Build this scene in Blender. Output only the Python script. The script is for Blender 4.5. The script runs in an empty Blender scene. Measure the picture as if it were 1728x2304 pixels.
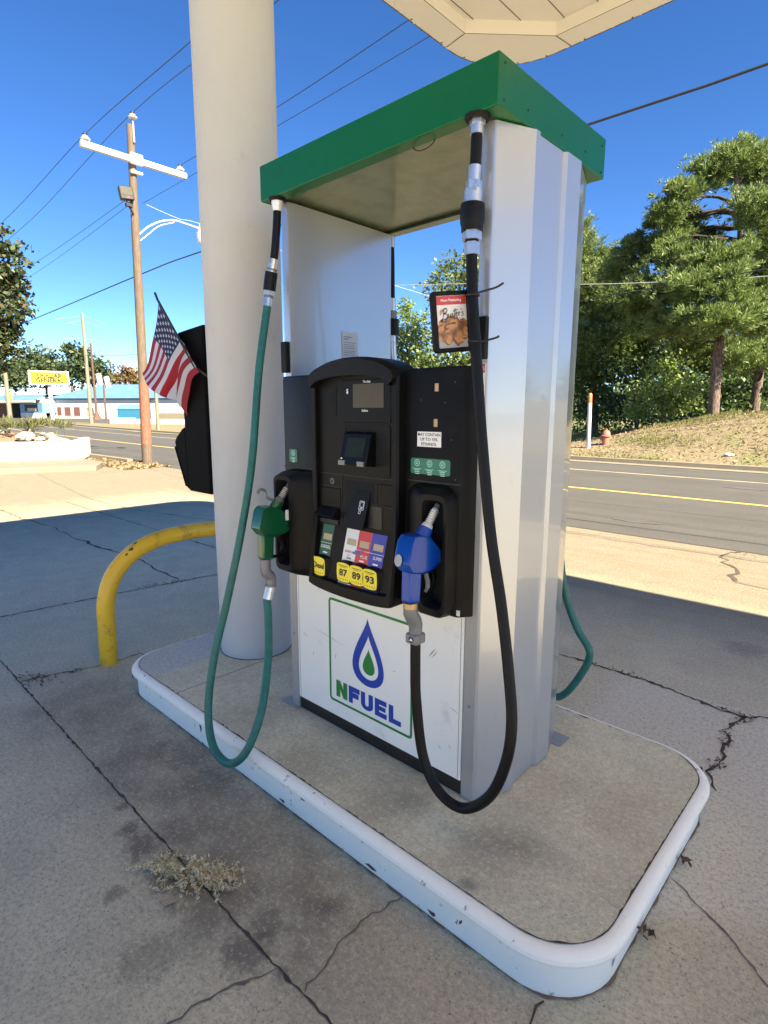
import bpy, bmesh, math, random
import numpy as np
from mathutils import Vector, Matrix
from mathutils.geometry import tessellate_polygon
random.seed(7); RNG = np.random.default_rng(7)
PI = math.pi
scn = bpy.context.scene
COL = scn.collection

# ---------------------------------------------------------------- materials
MATS = {}
def N(nt, t, **kw):
    n = nt.nodes.new(t)
    for k, v in kw.items():
        if k == 'op': n.operation = v
        elif k in n.inputs: n.inputs[k].default_value = v
        else: setattr(n, k, v)
    return n
def new_mat(name):
    m = bpy.data.materials.new(name); m.use_nodes = True
    nt = m.node_tree; b = nt.nodes['Principled BSDF']
    return m, nt, b
def mixc(nt, fac, a, b, blend='MIX'):
    n = nt.nodes.new('ShaderNodeMix'); n.data_type = 'RGBA'; n.blend_type = blend
    for idx, v in ((0, fac), (6, a), (7, b)):
        if hasattr(v, 'is_output'): nt.links.new(v, n.inputs[idx])
        elif v is not None: n.inputs[idx].default_value = v if idx == 0 else (v[0], v[1], v[2], 1)
    return n.outputs[2]
def mrange(nt, v, a, b, c=0, d=1, smooth=False):
    n = nt.nodes.new('ShaderNodeMapRange'); n.clamp = True
    if smooth: n.interpolation_type = 'SMOOTHSTEP'
    nt.links.new(v, n.inputs[0])
    for i, x in enumerate((a, b, c, d)): n.inputs[i + 1].default_value = x
    return n.outputs[0]
def mth(nt, op, a, b=None, clamp=False):
    n = nt.nodes.new('ShaderNodeMath'); n.operation = op; n.use_clamp = clamp
    for i, v in enumerate((a, b)):
        if v is None: continue
        if hasattr(v, 'is_output'): nt.links.new(v, n.inputs[i])
        else: n.inputs[i].default_value = v
    return n.outputs[0]
def noise(nt, co, scale, detail=4, rough=.55, dist=0):
    n = N(nt, 'ShaderNodeTexNoise', Scale=scale, Detail=detail, Roughness=rough, Distortion=dist)
    nt.links.new(co, n.inputs['Vector'])
    return n.outputs[0]
def objco(nt, scale=None):
    o = nt.nodes.new('ShaderNodeTexCoord').outputs['Object']
    if scale:
        mp = nt.nodes.new('ShaderNodeMapping'); mp.inputs['Scale'].default_value = scale
        nt.links.new(o, mp.inputs[0]); o = mp.outputs[0]
    return o
def pm(name, col, rough=.5, metal=0, var=.12, vs=6, bump=0, bs=80, coat=0, crough=.05, dirt=None, ds=4, dth=(.5, .75), damt=.6, stretch=None, spec=.5):
    m, nt, b = new_mat(name)
    co = objco(nt, stretch)
    f = noise(nt, co, vs, 5)
    lo = [c * (1 - var) for c in col]; hi = [min(1, c * (1 + var)) for c in col]
    c = mixc(nt, f, lo, hi)
    if dirt:
        d = mrange(nt, noise(nt, co, ds, 6, .65), dth[0], dth[1], 0, damt)
        c = mixc(nt, d, c, dirt)
    nt.links.new(c, b.inputs['Base Color'])
    b.inputs['Roughness'].default_value = rough; b.inputs['Metallic'].default_value = metal
    b.inputs['Specular IOR Level'].default_value = spec
    if coat: b.inputs['Coat Weight'].default_value = coat; b.inputs['Coat Roughness'].default_value = crough
    if bump:
        bn = N(nt, 'ShaderNodeBump', Strength=bump, Distance=.002)
        nt.links.new(noise(nt, co, bs, 3), bn.inputs['Height']); nt.links.new(bn.outputs[0], b.inputs['Normal'])
    MATS[name] = m
    return m
def leafm(name, cols, trans=.35, rough=.5):
    m, nt, b = new_mat(name)
    g = nt.nodes.new('ShaderNodeNewGeometry')
    r = nt.nodes.new('ShaderNodeValToRGB'); nt.links.new(g.outputs['Random Per Island'], r.inputs[0])
    el = r.color_ramp.elements
    while len(el) < len(cols): el.new(.5)
    for i, c in enumerate(cols):
        el[i].position = i / max(1, len(cols) - 1); el[i].color = (*c, 1)
    nt.links.new(r.outputs[0], b.inputs['Base Color']); b.inputs['Roughness'].default_value = rough
    tr = nt.nodes.new('ShaderNodeBsdfTranslucent'); nt.links.new(r.outputs[0], tr.inputs[0])
    mx = nt.nodes.new('ShaderNodeMixShader'); mx.inputs[0].default_value = trans
    nt.links.new(b.outputs[0], mx.inputs[1]); nt.links.new(tr.outputs[0], mx.inputs[2])
    nt.links.new(mx.outputs[0], nt.nodes['Material Output'].inputs[0])
    MATS[name] = m
    return m

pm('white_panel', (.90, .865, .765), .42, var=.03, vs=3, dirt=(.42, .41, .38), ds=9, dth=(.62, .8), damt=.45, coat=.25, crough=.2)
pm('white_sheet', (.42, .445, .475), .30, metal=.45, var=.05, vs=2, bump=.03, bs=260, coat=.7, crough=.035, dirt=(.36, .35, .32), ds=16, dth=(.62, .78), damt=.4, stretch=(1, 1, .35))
pm('grey_trim', (.36, .355, .34), .45, metal=.25, var=.05, vs=5, bump=.02)
pm('green_paint', (.0, .10, .022), .4, var=.10, vs=3, spec=.3, coat=.18, crough=.12, dirt=(.0, .06, .022), ds=7, dth=(.55, .8), damt=.4)
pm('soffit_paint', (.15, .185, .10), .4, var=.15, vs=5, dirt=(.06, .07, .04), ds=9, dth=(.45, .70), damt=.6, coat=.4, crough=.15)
pm('black_plastic', (.0055, .0052, .005), .46, var=.3, vs=9, bump=.06, bs=500, dirt=(.019, .016, .013), ds=8, dth=(.5, .78), damt=.55, spec=.15)
pm('matte_black', (.0045, .0043, .004), .7, var=.3, vs=6, bump=.05, bs=300, spec=.06)
pm('brown_black', (.011, .009, .0075), .5, var=.25, vs=12, bump=.04, bs=400)
pm('black_gloss', (.004, .004, .004), .4, var=.1, vs=9, spec=.14)
pm('void', (.003, .003, .003), .9, var=.1, vs=5)
pm('rubber_black', (.005, .005, .0055), .45, var=.3, vs=25, bump=.03, bs=200, spec=.2)
pm('hose_green', (.012, .125, .10), .5, var=.25, vs=30, bump=.03, bs=150, dirt=(.01, .06, .05), ds=24, dth=(.45, .75), damt=.7)
pm('steel', (.62, .61, .58), .32, metal=.85, var=.15, vs=40, dirt=(.12, .11, .1), ds=30, dth=(.55, .75), damt=.8)
pm('zinc', (.19, .19, .195), .5, metal=.3, var=.15, vs=40)
pm('brass', (.45, .32, .16), .45, metal=.7, var=.15, vs=40)
pm('white_alu', (.80, .80, .77), .35, metal=.3, var=.05, vs=30)
pm('blue_plastic', (.001, .05, .30), .3, var=.12, vs=25, coat=.25, crough=.12, spec=.3)
pm('green_plastic', (.004, .085, .03), .3, var=.12, vs=25, coat=.5, crough=.1)
pm('lcd', (.07, .055, .03), .4, var=.12, vs=25, coat=.1, spec=.2)
pm('lcd_pale', (.42, .34, .22), .35, var=.15, vs=60)
pm('tan_label', (.42, .31, .19), .6, var=.2, vs=40)
pm('sticker_white', (.78, .78, .74), .45, var=.03, vs=30)
pm('paper', (.66, .66, .67), .5, var=.03, vs=20)
pm('ink_black', (.012, .012, .012), .5, var=.1)
pm('ink_red', (.45, .035, .035), .5, var=.1)
pm('ink_grey', (.25, .25, .26), .6, var=.1)
pm('ink_white', (.8, .8, .8), .5, var=.03)
pm('logo_green', (.012, .21, .035), .45, var=.05)
pm('logo_blue', (.004, .045, .34), .45, var=.05)
pm('grade_green', (.012, .10, .05), .4, var=.1, vs=40)
pm('grade_white', (.74, .74, .70), .4, var=.05, vs=40, dirt=(.3, .32, .4), ds=50, dth=(.62, .7), damt=.5)
pm('grade_red', (.55, .03, .04), .4, var=.1, vs=40)
pm('grade_blue', (.02, .035, .32), .4, var=.1, vs=40)
pm('smudge_blue', (.07, .16, .42), .5, var=.3, vs=90)
pm('pad_yellow', (.86, .70, .03), .4, var=.05, vs=40)
pm('sticker_green', (.01, .16, .10), .4, var=.08, vs=40)
pm('sticker_mint', (.35, .62, .52), .4, var=.05)
pm('poster_red', (.52, .05, .05), .35, var=.04)
pm('poster_paper', (.74, .71, .66), .35, var=.05, vs=14)
pm('poster_grey', (.34, .32, .31), .4, var=.25, vs=30)
pm('stucco', (.51, .505, .475), .8, var=.10, vs=2.2, bump=.8, bs=300, dirt=(.36, .33, .27), ds=7, dth=(.60, .8), damt=.45)
pm('canopy_white', (.74, .715, .655), .75, var=.05, vs=3, bump=.35, bs=350, dirt=(.35, .30, .22), ds=26, dth=(.72, .8), damt=.6)
pm('seam_dark', (.10, .085, .065), .8, var=.3, vs=20)
pm('kerb_paint', (.95, .90, .76), .6, var=.04, vs=5, bump=.4, bs=220, dirt=(.20, .17, .14), ds=21, dth=(.63, .70), damt=.85)
pm('yellow_pipe', (.80, .47, .02), .42, var=.1, vs=7, bump=.12, bs=90, dirt=(.22, .13, .03), ds=11, dth=(.52, .70), damt=.7)
pm('rust_chip', (.085, .06, .045), .8, var=.3, vs=90)
pm('pole_wood', (.105, .076, .053), .85, var=.35, vs=5, bump=.6, bs=30, stretch=(6, 6, .6), dirt=(.20, .16, .12), ds=7, dth=(.5, .7), damt=.6)
pm('pole_red', (.20, .072, .042), .85, var=.3, vs=6, bump=.5, bs=30, stretch=(5, 5, .8), dirt=(.26, .17, .11), ds=9, dth=(.5, .65), damt=.7)
pm('pole_grey', (0.163, 0.155, 0.118), .85, var=.25, vs=5, stretch=(5, 5, .6))
pm('pole_rusty', (.10, .05, .04), .8, var=.3, vs=5)
pm('crossarm_white', (0.577, 0.577, 0.548), .6, var=.08, vs=8)
pm('porcelain', (0.577, 0.577, 0.562), .25, var=.05)
pm('wire_dark', (.02, .025, .03), .6, var=.1)
pm('wire_pale', (.45, .45, .46), .5, var=.1)
pm('lamp_metal', (0.533, 0.548, 0.548), .4, metal=.2, var=.08)
pm('lamp_glass', (.62, .60, .5), .25, var=.1)
pm('flood_body', (.016, .016, .016), .5, var=.2)
pm('flood_glass', (.07, .065, .045), .3, var=.3, vs=10)
pm('sign_yellow', (.80, .66, .0), .5, var=.03)
pm('sign_frame', (0.577, 0.570, 0.488), .5, var=.05)
pm('roof_blue', (.085, .185, .32), .6, var=.12, vs=.6, dirt=(.14, .24, .36), ds=.5, dth=(.5, .7), damt=.6)
pm('wall_white', (.60, .60, .585), .8, var=.05, vs=.5, dirt=(.55, .5, .42), ds=.7, dth=(.58, .8), damt=.5)
pm('wall_blue', (0.118, 0.266, 0.407), .6, var=.1, vs=.8)
pm('brick_wall', (0.163, 0.063, 0.041), .85, var=.4, vs=3)
pm('shutter_brown', (.17, .075, .055), .7, var=.35, vs=9, stretch=(1, 1, .1))
pm('dark_glass', (.014, .018, .008), .4, var=.8, vs=90, spec=.15)  # olive mottle in the base imitates greenery reflected in the terminal screen
pm('fascia_grey', (.16, .19, .23), .6, var=.1)
pm('dumpster_blue', (0.007, 0.096, 0.178), .5, var=.2, vs=2)
pm('hydrant_red', (0.370, 0.126, 0.081), .6, var=.2, vs=12)
pm('orange_cap', (0.459, 0.126, 0.022), .5, var=.1)
pm('pipe_white', (0.548, 0.548, 0.562), .4, var=.05)
pm('bark', (.17, .125, .10), .95, var=.5, vs=4, bump=1, bs=7, stretch=(5, 5, 1.3), dirt=(.045, .03, .024), ds=4.5, dth=(.45, .58), damt=.9)
pm('branch', (.035, .026, .02), .9, var=.3, vs=8)
pm('whitewash', (0.459, 0.466, 0.474), .7, var=.04, vs=5, bump=.3, bs=60, dirt=(.5, .48, .44), ds=5, dth=(.68, .8), damt=.4)
pm('old_concrete', (0.200, 0.174, 0.126), .9, var=.25, vs=4, bump=.5, bs=50, dirt=(.18, .15, .11), ds=6, dth=(.5, .7), damt=.6)
pm('rock_white', (0.311, 0.289, 0.252), .85, var=.3, vs=5, bump=.5, bs=20)
pm('soil', (.20, .13, .08), .95, var=.35, vs=9, bump=.6, bs=30)
pm('litter', (.12, .06, .035), .8, var=.5, vs=40)
pm('metal_lid', (.10, .09, .09), .6, var=.3, vs=10)
pm('paint_yellow', (0.503, 0.370, 0.089), .8, var=.15, vs=3, dirt=(.25, .22, .16), ds=6, dth=(.58, .72), damt=.6)
pm('paint_faded', (0.385, 0.340, 0.222), .8, var=.15, vs=3, dirt=(.22, .21, .18), ds=4, dth=(.45, .65), damt=.75)
pm('crack_dark', (.065, .05, .037), .95, var=.4, vs=30)
pm('crack_soft', (.16, .13, .10), .95, var=.4, vs=30)
pm('flag_red', (.42, .012, .03), .7, var=.1, vs=30)
pm('flag_white', (.72, .72, .76), .7, var=.04, vs=30)
pm('flag_blue', (.012, .022, .10), .7, var=.1, vs=30)
for fm in ('flag_red', 'flag_white', 'flag_blue'):
    nt = MATS[fm].node_tree; b = nt.nodes['Principled BSDF']
    tr = nt.nodes.new('ShaderNodeBsdfTranslucent'); nt.links.new(b.inputs['Base Color'].links[0].from_socket, tr.inputs[0])
    mx = nt.nodes.new('ShaderNodeMixShader'); mx.inputs[0].default_value = .45
    nt.links.new(b.outputs[0], mx.inputs[1]); nt.links.new(tr.outputs[0], mx.inputs[2])
    nt.links.new(mx.outputs[0], nt.nodes['Material Output'].inputs[0])
leafm('pine_needles', [(.07, .115, .028), (.14, .205, .055), (.215, .28, .085), (.095, .15, .04)], .35)
leafm('leaf_green', [(.05, .09, .02), (.10, .15, .035), (.17, .21, .05), (.07, .11, .025)], .4)
leafm('leaf_light', [(.12, .20, .04), (.20, .29, .07), (.28, .34, .10)], .45)
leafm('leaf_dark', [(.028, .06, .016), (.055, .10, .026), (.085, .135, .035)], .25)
leafm('leaf_glossy', [(0.017, 0.036, 0.013), (0.030, 0.055, 0.015), (0.051, 0.072, 0.021), (0.076, 0.051, 0.025)], .2, .5)
leafm('leaf_far', [(.03, .055, .025), (.06, .09, .035), (.085, .12, .045)], .35)
leafm('leaf_autumn', [(0.165, 0.098, 0.045), (0.225, 0.128, 0.053), (0.105, 0.098, 0.038), (0.195, 0.150, 0.090)], .35)
leafm('dry_grass', [(.90, .76, .48), (.95, .86, .62), (.80, .66, .40), (.62, .54, .32)], .5, .9)
leafm('weed_green', [(.06, .09, .03), (.12, .14, .05), (.16, .12, .06)], .3, .8)
leafm('straw', [(.26, .20, .11), (.20, .145, .08), (.32, .26, .15), (.13, .10, .055)], .2, .9)
leafm('bank_grass', [(0.112, 0.152, 0.040), (0.176, 0.192, 0.064), (0.288, 0.224, 0.112), (0.080, 0.112, 0.032)], .35, .9)
leafm('dead_leaf', [(.10, .045, .025), (.17, .08, .04), (.07, .035, .02)], .2, .8)

# chicken photo on the poster: a procedural golden crust
m, nt, b = new_mat('chicken'); co = objco(nt)
vo = N(nt, 'ShaderNodeTexVoronoi', Scale=42.0); nt.links.new(co, vo.inputs['Vector'])
c = mixc(nt, noise(nt, co, 120, 5), (.34, .13, .04), (.66, .36, .12))
c = mixc(nt, mrange(nt, vo.outputs['Distance'], .45, .85), c, (.16, .06, .025))
nt.links.new(c, b.inputs['Base Color']); b.inputs['Roughness'].default_value = .4; MATS['chicken'] = m

# concrete of the forecourt and of the island
def concrete(name, base, tan, speck, ground=False):
    m, nt, b = new_mat(name); co = nt.nodes.new('ShaderNodeTexCoord').outputs['Object']
    big = noise(nt, co, .55, 6, .6, .4); mid = noise(nt, co, 5, 6, .65); fine = noise(nt, co, 130, 4, .7)
    c = mixc(nt, mrange(nt, big, .35, .65), base, tan)
    c = mixc(nt, mrange(nt, mid, .35, .75, .0, .5), c, [x * .66 for x in base])
    patch = mrange(nt, noise(nt, co, 1.7, 7, .7, .8), .48, .66, 0, .4); c = mixc(nt, patch, c, [x * .68 for x in base])
    sp = nt.nodes.new('ShaderNodeSeparateXYZ'); nt.links.new(co, sp.inputs[0]); X, Y = sp.outputs[0], sp.outputs[1]
    if ground:
        wob = mth(nt, 'MULTIPLY', mth(nt, 'SUBTRACT', noise(nt, co, 3.2, 5), .5), .5)
        def band(v, a, b_, soft=.06):
            w = mth(nt, 'ADD', v, wob)
            return mth(nt, 'MULTIPLY', mrange(nt, w, a - soft, a + soft), mrange(nt, w, b_ - soft, b_ + soft, 1, 0))
        # slab beside the island was poured later and is paler
        pale = mth(nt, 'MULTIPLY', mrange(nt, Y, 1.455, 1.462, 1, .25), mrange(nt, mth(nt, 'ADD', mth(nt, 'ADD', mth(nt, 'MULTIPLY', X, -1.0), mth(nt, 'MULTIPLY', Y, 1.35)), wob), -1.46, -1.22))
        pale = mth(nt, 'MULTIPLY', pale, mrange(nt, X, .3, .5))
        c = mixc(nt, mth(nt, 'MULTIPLY', pale, .85), c, (.70, .63, .50))
        # brown grime in front of the island
        gr = mth(nt, 'MULTIPLY', band(Y, -1.15, -.60, .16), band(X, -1.9, .75, .35))
        gr = mth(nt, 'MULTIPLY', gr, mrange(nt, noise(nt, co, 6, 6, .7), .25, .6, .25, .95))
        c = mixc(nt, mth(nt, 'MULTIPLY', gr, .85), c, (.20, .165, .125))
        tanp = mth(nt, 'MULTIPLY', band(Y, -1.07, -.66, .03), band(X, .52, 1.05, .05))
        c = mixc(nt, mth(nt, 'MULTIPLY', tanp, .5), c, (.50, .41, .29))
        # base darkened from the joint out past the canopy shadow, toning down sunlit concrete
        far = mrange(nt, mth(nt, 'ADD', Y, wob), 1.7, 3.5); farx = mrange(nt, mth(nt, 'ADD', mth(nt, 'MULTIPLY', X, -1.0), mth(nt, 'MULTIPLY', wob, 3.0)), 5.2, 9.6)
        fe = mth(nt, 'MAXIMUM', mrange(nt, X, 2.2, 3.0), mrange(nt, Y, -2.9, -2.4, 1, 0))  # ground outside the view, darkened to reduce its warm sunlit bounce
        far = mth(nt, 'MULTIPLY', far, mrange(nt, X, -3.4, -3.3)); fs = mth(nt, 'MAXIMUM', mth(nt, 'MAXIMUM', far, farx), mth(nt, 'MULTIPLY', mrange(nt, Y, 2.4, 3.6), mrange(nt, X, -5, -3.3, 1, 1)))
        sun_dim = mixc(nt, mrange(nt, mid, .3, .7), (.122, .109, .084), (.166, .147, .11))
        c = mixc(nt, mth(nt, 'MULTIPLY', fs, .95), c, sun_dim); c = mixc(nt, mth(nt, 'MULTIPLY', fe, .6), c, (.40, .36, .29))
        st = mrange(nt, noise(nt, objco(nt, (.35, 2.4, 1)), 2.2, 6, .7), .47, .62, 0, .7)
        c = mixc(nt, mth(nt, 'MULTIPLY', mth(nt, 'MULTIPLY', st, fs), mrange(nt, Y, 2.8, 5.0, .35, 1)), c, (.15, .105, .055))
        # dark oil spots
        for (sx, sy, r, a) in ((-.46, -1.14, .05, .9), (-.335, -1.15, .075, .9), (-.60, -1.10, .03, .8), (-.14, -1.14, .10, .75), (.29, -1.115, .085, .85), (.06, -1.09, .14, .7),
                               (.86, 2.39, .16, .5), (-.28, -.98, .10, .5), (.32, -.87, .06, .55), (.36, -.82, .05, .5), (-.2, -1.3, .04, .7), (.1, -1.33, .10, .5), (-.75, -.72, .16, .6), (-.5, -.78, .12, .6), (.42, -1.09, .03, .8), (-.9, -.9, .14, .4), (.25, -1.02, .07, .7)):
            vm = N(nt, 'ShaderNodeVectorMath', operation='DISTANCE'); nt.links.new(co, vm.inputs[0]); vm.inputs[1].default_value = (sx, sy, 0)
            d = mth(nt, 'ADD', vm.outputs['Value'], mth(nt, 'MULTIPLY', mth(nt, 'SUBTRACT', noise(nt, co, 17, 8, .78), .5), r * 3.0))
            c = mixc(nt, mrange(nt, d, r * .45, r * 1.05, a * .8, 0), c, (.11, .088, .066))
    else:
        br = mrange(nt, noise(nt, objco(nt, (1, 1.6, 1)), 2.6, 7, .68, .6), .48, .66, 0, .45); c = mixc(nt, br, c, (.50, .40, .26))
        br = mrange(nt, noise(nt, co, 7, 7, .72), .57, .70, 0, .38); c = mixc(nt, br, c, (.32, .26, .18))
        # older patch west of x = -1.03
        c = mixc(nt, mrange(nt, X, -1.036, -1.028, 1, 0), c, (.60, .57, .49))
        for (sx, sy, r, a, cc) in ((.85, -.02, .10, .5, (.78, .62, .40)), (.80, -.10, .13, .35, (.74, .64, .46)), (.55, -.45, .14, .5, (.26, .21, .15)), (.95, -.40, .13, .45, (.27, .21, .15)),
                                   (1.04, -.30, .10, .4, (.25, .20, .15)), (.62, -.40, .08, .4, (.25, .20, .15)), (.98, -.57, .03, .6, (.12, .11, .1)), (-.3, -.45, .2, .35, (.30, .25, .17)), (.2, -.5, .2, .35, (.30, .25, .17))):
            vm = N(nt, 'ShaderNodeVectorMath', operation='DISTANCE'); nt.links.new(co, vm.inputs[0]); vm.inputs[1].default_value = (sx, sy, .16)
            d = mth(nt, 'ADD', vm.outputs['Value'], mth(nt, 'MULTIPLY', mth(nt, 'SUBTRACT', noise(nt, co, 14, 5, .7), .5), r * 1.4))
            c = mixc(nt, mrange(nt, d, r * .3, r * 1.2, a, 0), c, cc)
    # aggregate specks, dark and pale
    v = N(nt, 'ShaderNodeTexVoronoi', Scale=70.0 if ground else 110.0); nt.links.new(co, v.inputs['Vector'])
    pk = mth(nt, 'LESS_THAN', v.outputs['Distance'], .22)
    pk = mth(nt, 'MULTIPLY', pk, mrange(nt, noise(nt, co, 4.5, 6, .7), .38, .62))
    sr = nt.nodes.new('ShaderNodeSeparateColor'); nt.links.new(v.outputs['Color'], sr.inputs[0])
    c = mixc(nt, mth(nt, 'MULTIPLY', mth(nt, 'MULTIPLY', pk, mth(nt, 'GREATER_THAN', sr.outputs[0], .55)), speck), c, (.62, .58, .50))
    c = mixc(nt, mth(nt, 'MULTIPLY', mth(nt, 'MULTIPLY', pk, mth(nt, 'LESS_THAN', sr.outputs[1], .4)), speck), c, (.10, .09, .08))
    c = mixc(nt, mrange(nt, fine, .52, .70, 0, .7), c, [x * .35 for x in base])
    c = mixc(nt, mrange(nt, fine, .30, .46, .35, 0), c, (.44, .42, .38))
    gr_ = noise(nt, co, 58, 3, .8); c = mixc(nt, mrange(nt, gr_, .50, .66, 0, .5 if ground else .28), c, [x * .42 for x in base]); c = mixc(nt, mrange(nt, gr_, .34, .46, .35, 0), c, [min(.9, x * 1.35) for x in base])
    nt.links.new(c, b.inputs['Base Color']); b.inputs['Roughness'].default_value = .88
    b.inputs['Specular IOR Level'].default_value = .25
    bn = N(nt, 'ShaderNodeBump', Strength=.8, Distance=.006)
    nt.links.new(mth(nt, 'ADD', fine, mth(nt, 'MULTIPLY', mid, 1.5)), bn.inputs['Height']); nt.links.new(bn.outputs[0], b.inputs['Normal'])
    MATS[name] = m
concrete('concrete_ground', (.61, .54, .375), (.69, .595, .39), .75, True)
concrete('concrete_island', (.75, .67, .46), (.80, .71, .48), .25)
# asphalt
m, nt, b = new_mat('asphalt'); co = nt.nodes.new('ShaderNodeTexCoord').outputs['Object']
c = mixc(nt, noise(nt, co, 1.1, 6, .65), (.066, .065, .062), (.105, .101, .093))
c = mixc(nt, mrange(nt, noise(nt, objco(nt, (.05, 1, 1)), 1.3, 5), .4, .7, 0, .5), c, (.06, .06, .058))
c = mixc(nt, mrange(nt, noise(nt, co, 45, 4, .7), .45, .75, 0, .45), c, (.05, .05, .05))
c = mixc(nt, mrange(nt, noise(nt, co, 45, 4, .7), .28, .45, .35, 0), c, (.20, .185, .16))
nt.links.new(c, b.inputs['Base Color']); b.inputs['Roughness'].default_value = .9; b.inputs['Specular IOR Level'].default_value = .2
MATS['asphalt'] = m
# bank: straw, bare soil and green patches
m, nt, b = new_mat('bank_ground'); co = nt.nodes.new('ShaderNodeTexCoord').outputs['Object']
c = mixc(nt, noise(nt, co, 7, 6, .7), (.12, .09, .052), (.255, .215, .13))
c = mixc(nt, mrange(nt, noise(nt, co, .8, 5, .6), .5, .62, 0, .7), c, (.13, .155, .045))
c = mixc(nt, mrange(nt, noise(nt, co, 18, 5, .7), .55, .7, 0, .6), c, (.32, .275, .18))
nt.links.new(c, b.inputs['Base Color']); b.inputs['Roughness'].default_value = .95
bn = N(nt, 'ShaderNodeBump', Strength=.8, Distance=.06); nt.links.new(noise(nt, co, 12, 6, .7), bn.inputs['Height']); nt.links.new(bn.outputs[0], b.inputs['Normal'])
MATS['bank_ground'] = m
# ---------------------------------------------------------------- builders
ORG = {}
def P(*a): return np.array(a, float)
class MB:
    def __init__(s, mat=None): s.v = []; s.f = []; s.m = []; s.names = []; s.cur = mat
    def mi(s, mat=None):
        mat = mat or s.cur
        if mat not in s.names: s.names.append(mat)
        return s.names.index(mat)
    def add(s, vs, fs, mat=None):
        o = len(s.v); i = s.mi(mat)
        s.v += [tuple(map(float, v)) for v in vs]; s.f += [tuple(x + o for x in f) for f in fs]; s.m += [i] * len(fs)
    def box(s, x0, x1, y0, y1, z0, z1, mat=None):
        vs = [(x, y, z) for z in (z0, z1) for y in (y0, y1) for x in (x0, x1)]
        s.add(vs, [(0, 2, 3, 1), (4, 5, 7, 6), (0, 1, 5, 4), (2, 6, 7, 3), (0, 4, 6, 2), (1, 3, 7, 5)], mat)
    def quad(s, a, b, c, d, mat=None): s.add([a, b, c, d], [(0, 1, 2, 3)], mat)
    def obox(s, c, ax, ay, az, mat=None):       # oriented box: centre and three half axes
        c, ax, ay, az = map(np.array, (c, ax, ay, az))
        vs = [c + i * ax + j * ay + k * az for k in (-1, 1) for j in (-1, 1) for i in (-1, 1)]
        s.add(vs, [(0, 2, 3, 1), (4, 5, 7, 6), (0, 1, 5, 4), (2, 6, 7, 3), (0, 4, 6, 2), (1, 3, 7, 5)], mat)
    def loops(s, loops, mat=None, cap0=False, cap1=False, closed=True):
        n = len(loops[0]); o = []
        for l in loops: o += list(l)
        fs = []
        for k in range(len(loops) - 1):
            for i in range(n if closed else n - 1):
                j = (i + 1) % n
                fs.append((k * n + i, k * n + j, (k + 1) * n + j, (k + 1) * n + i))
        if cap0: fs.append(tuple(range(n - 1, -1, -1)))
        if cap1: fs.append(tuple((len(loops) - 1) * n + i for i in range(n)))
        s.add(o, fs, mat)
    def prism(s, poly, z0, z1, mat=None):       # poly in xy, extruded along z
        s.loops([[(x, y, z0) for x, y in poly], [(x, y, z1) for x, y in poly]], mat, True, True)
    def prismy(s, poly, y0, y1, mat=None):      # poly in xz, extruded along y
        s.loops([[(x, y0, z) for x, z in poly], [(x, y1, z) for x, z in poly]], mat, True, True)
    def prismx(s, poly, x0, x1, mat=None):      # poly in yz, extruded along x
        s.loops([[(x0, y, z) for y, z in poly], [(x1, y, z) for y, z in poly]], mat, True, True)
    def plate(s, outer, holes, fn, mat=None):   # flat plate with holes; fn maps (u, v) to a point
        ls = [[Vector((u, v, 0)) for u, v in l] for l in [outer] + holes]
        tri = tessellate_polygon(ls); vs = [fn(p.x, p.y) for l in ls for p in l]
        s.add(vs, [tuple(t) for t in tri], mat)
    def tube(s, pts, r, n=10, mat=None, caps=True):
        pts = [np.array(p, float) for p in pts]; L = len(pts)
        rs = list(r) if hasattr(r, '__len__') else [r] * L
        t0 = pts[1] - pts[0]; t0 /= np.linalg.norm(t0)
        u = np.cross(t0, (0, 0, 1)) if abs(t0[2]) < .9 else np.cross(t0, (1, 0, 0))
        u /= np.linalg.norm(u); loops = []
        for i in range(L):
            t = pts[min(L - 1, i + 1)] - pts[max(0, i - 1)]; t /= np.linalg.norm(t) + 1e-12
            u = u - t * (u @ t); u /= np.linalg.norm(u); w = np.cross(t, u)
            loops.append([pts[i] + rs[i] * (math.cos(a) * u + math.sin(a) * w) for a in (2 * PI * k / n for k in range(n))])
        s.loops(loops, mat, caps, caps)
    def lathe(s, c, prof, n=24, mat=None, caps=True):   # prof (r, z) about a vertical axis at c
        s.loops([[(c[0] + r * math.cos(2 * PI * k / n), c[1] + r * math.sin(2 * PI * k / n), c[2] + z) for k in range(n)] for r, z in prof], mat, caps, caps)
    def disc(s, c, r, nrm_y, n=20, mat=None):            # disc facing -y
        s.add([(c[0] + r * math.cos(2 * PI * k / n), c[1], c[2] + r * math.sin(2 * PI * k / n)) for k in range(n)], [tuple(range(n))], mat)
    def ellipsoid(s, c, r, n=10, k=6, jit=0, mat=None, rs=None):
        rs = rs or random
        vs = []; fs = []
        for i in range(1, k):
            th = PI * i / k
            for j in range(n):
                ph = 2 * PI * j / n; q = 1 + jit * (rs.random() - .5)
                vs.append((c[0] + r[0] * q * math.sin(th) * math.cos(ph), c[1] + r[1] * q * math.sin(th) * math.sin(ph), c[2] + r[2] * q * math.cos(th)))
        top = len(vs); vs += [(c[0], c[1], c[2] + r[2]), (c[0], c[1], c[2] - r[2])]
        for i in range(k - 2):
            for j in range(n):
                jj = (j + 1) % n; fs.append((i * n + j, (i + 1) * n + j, (i + 1) * n + jj, i * n + jj))
        for j in range(n):
            jj = (j + 1) % n; fs.append((top, j, jj)); fs.append((top + 1, (k - 2) * n + jj, (k - 2) * n + j))
        s.add(vs, fs, mat)
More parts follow.
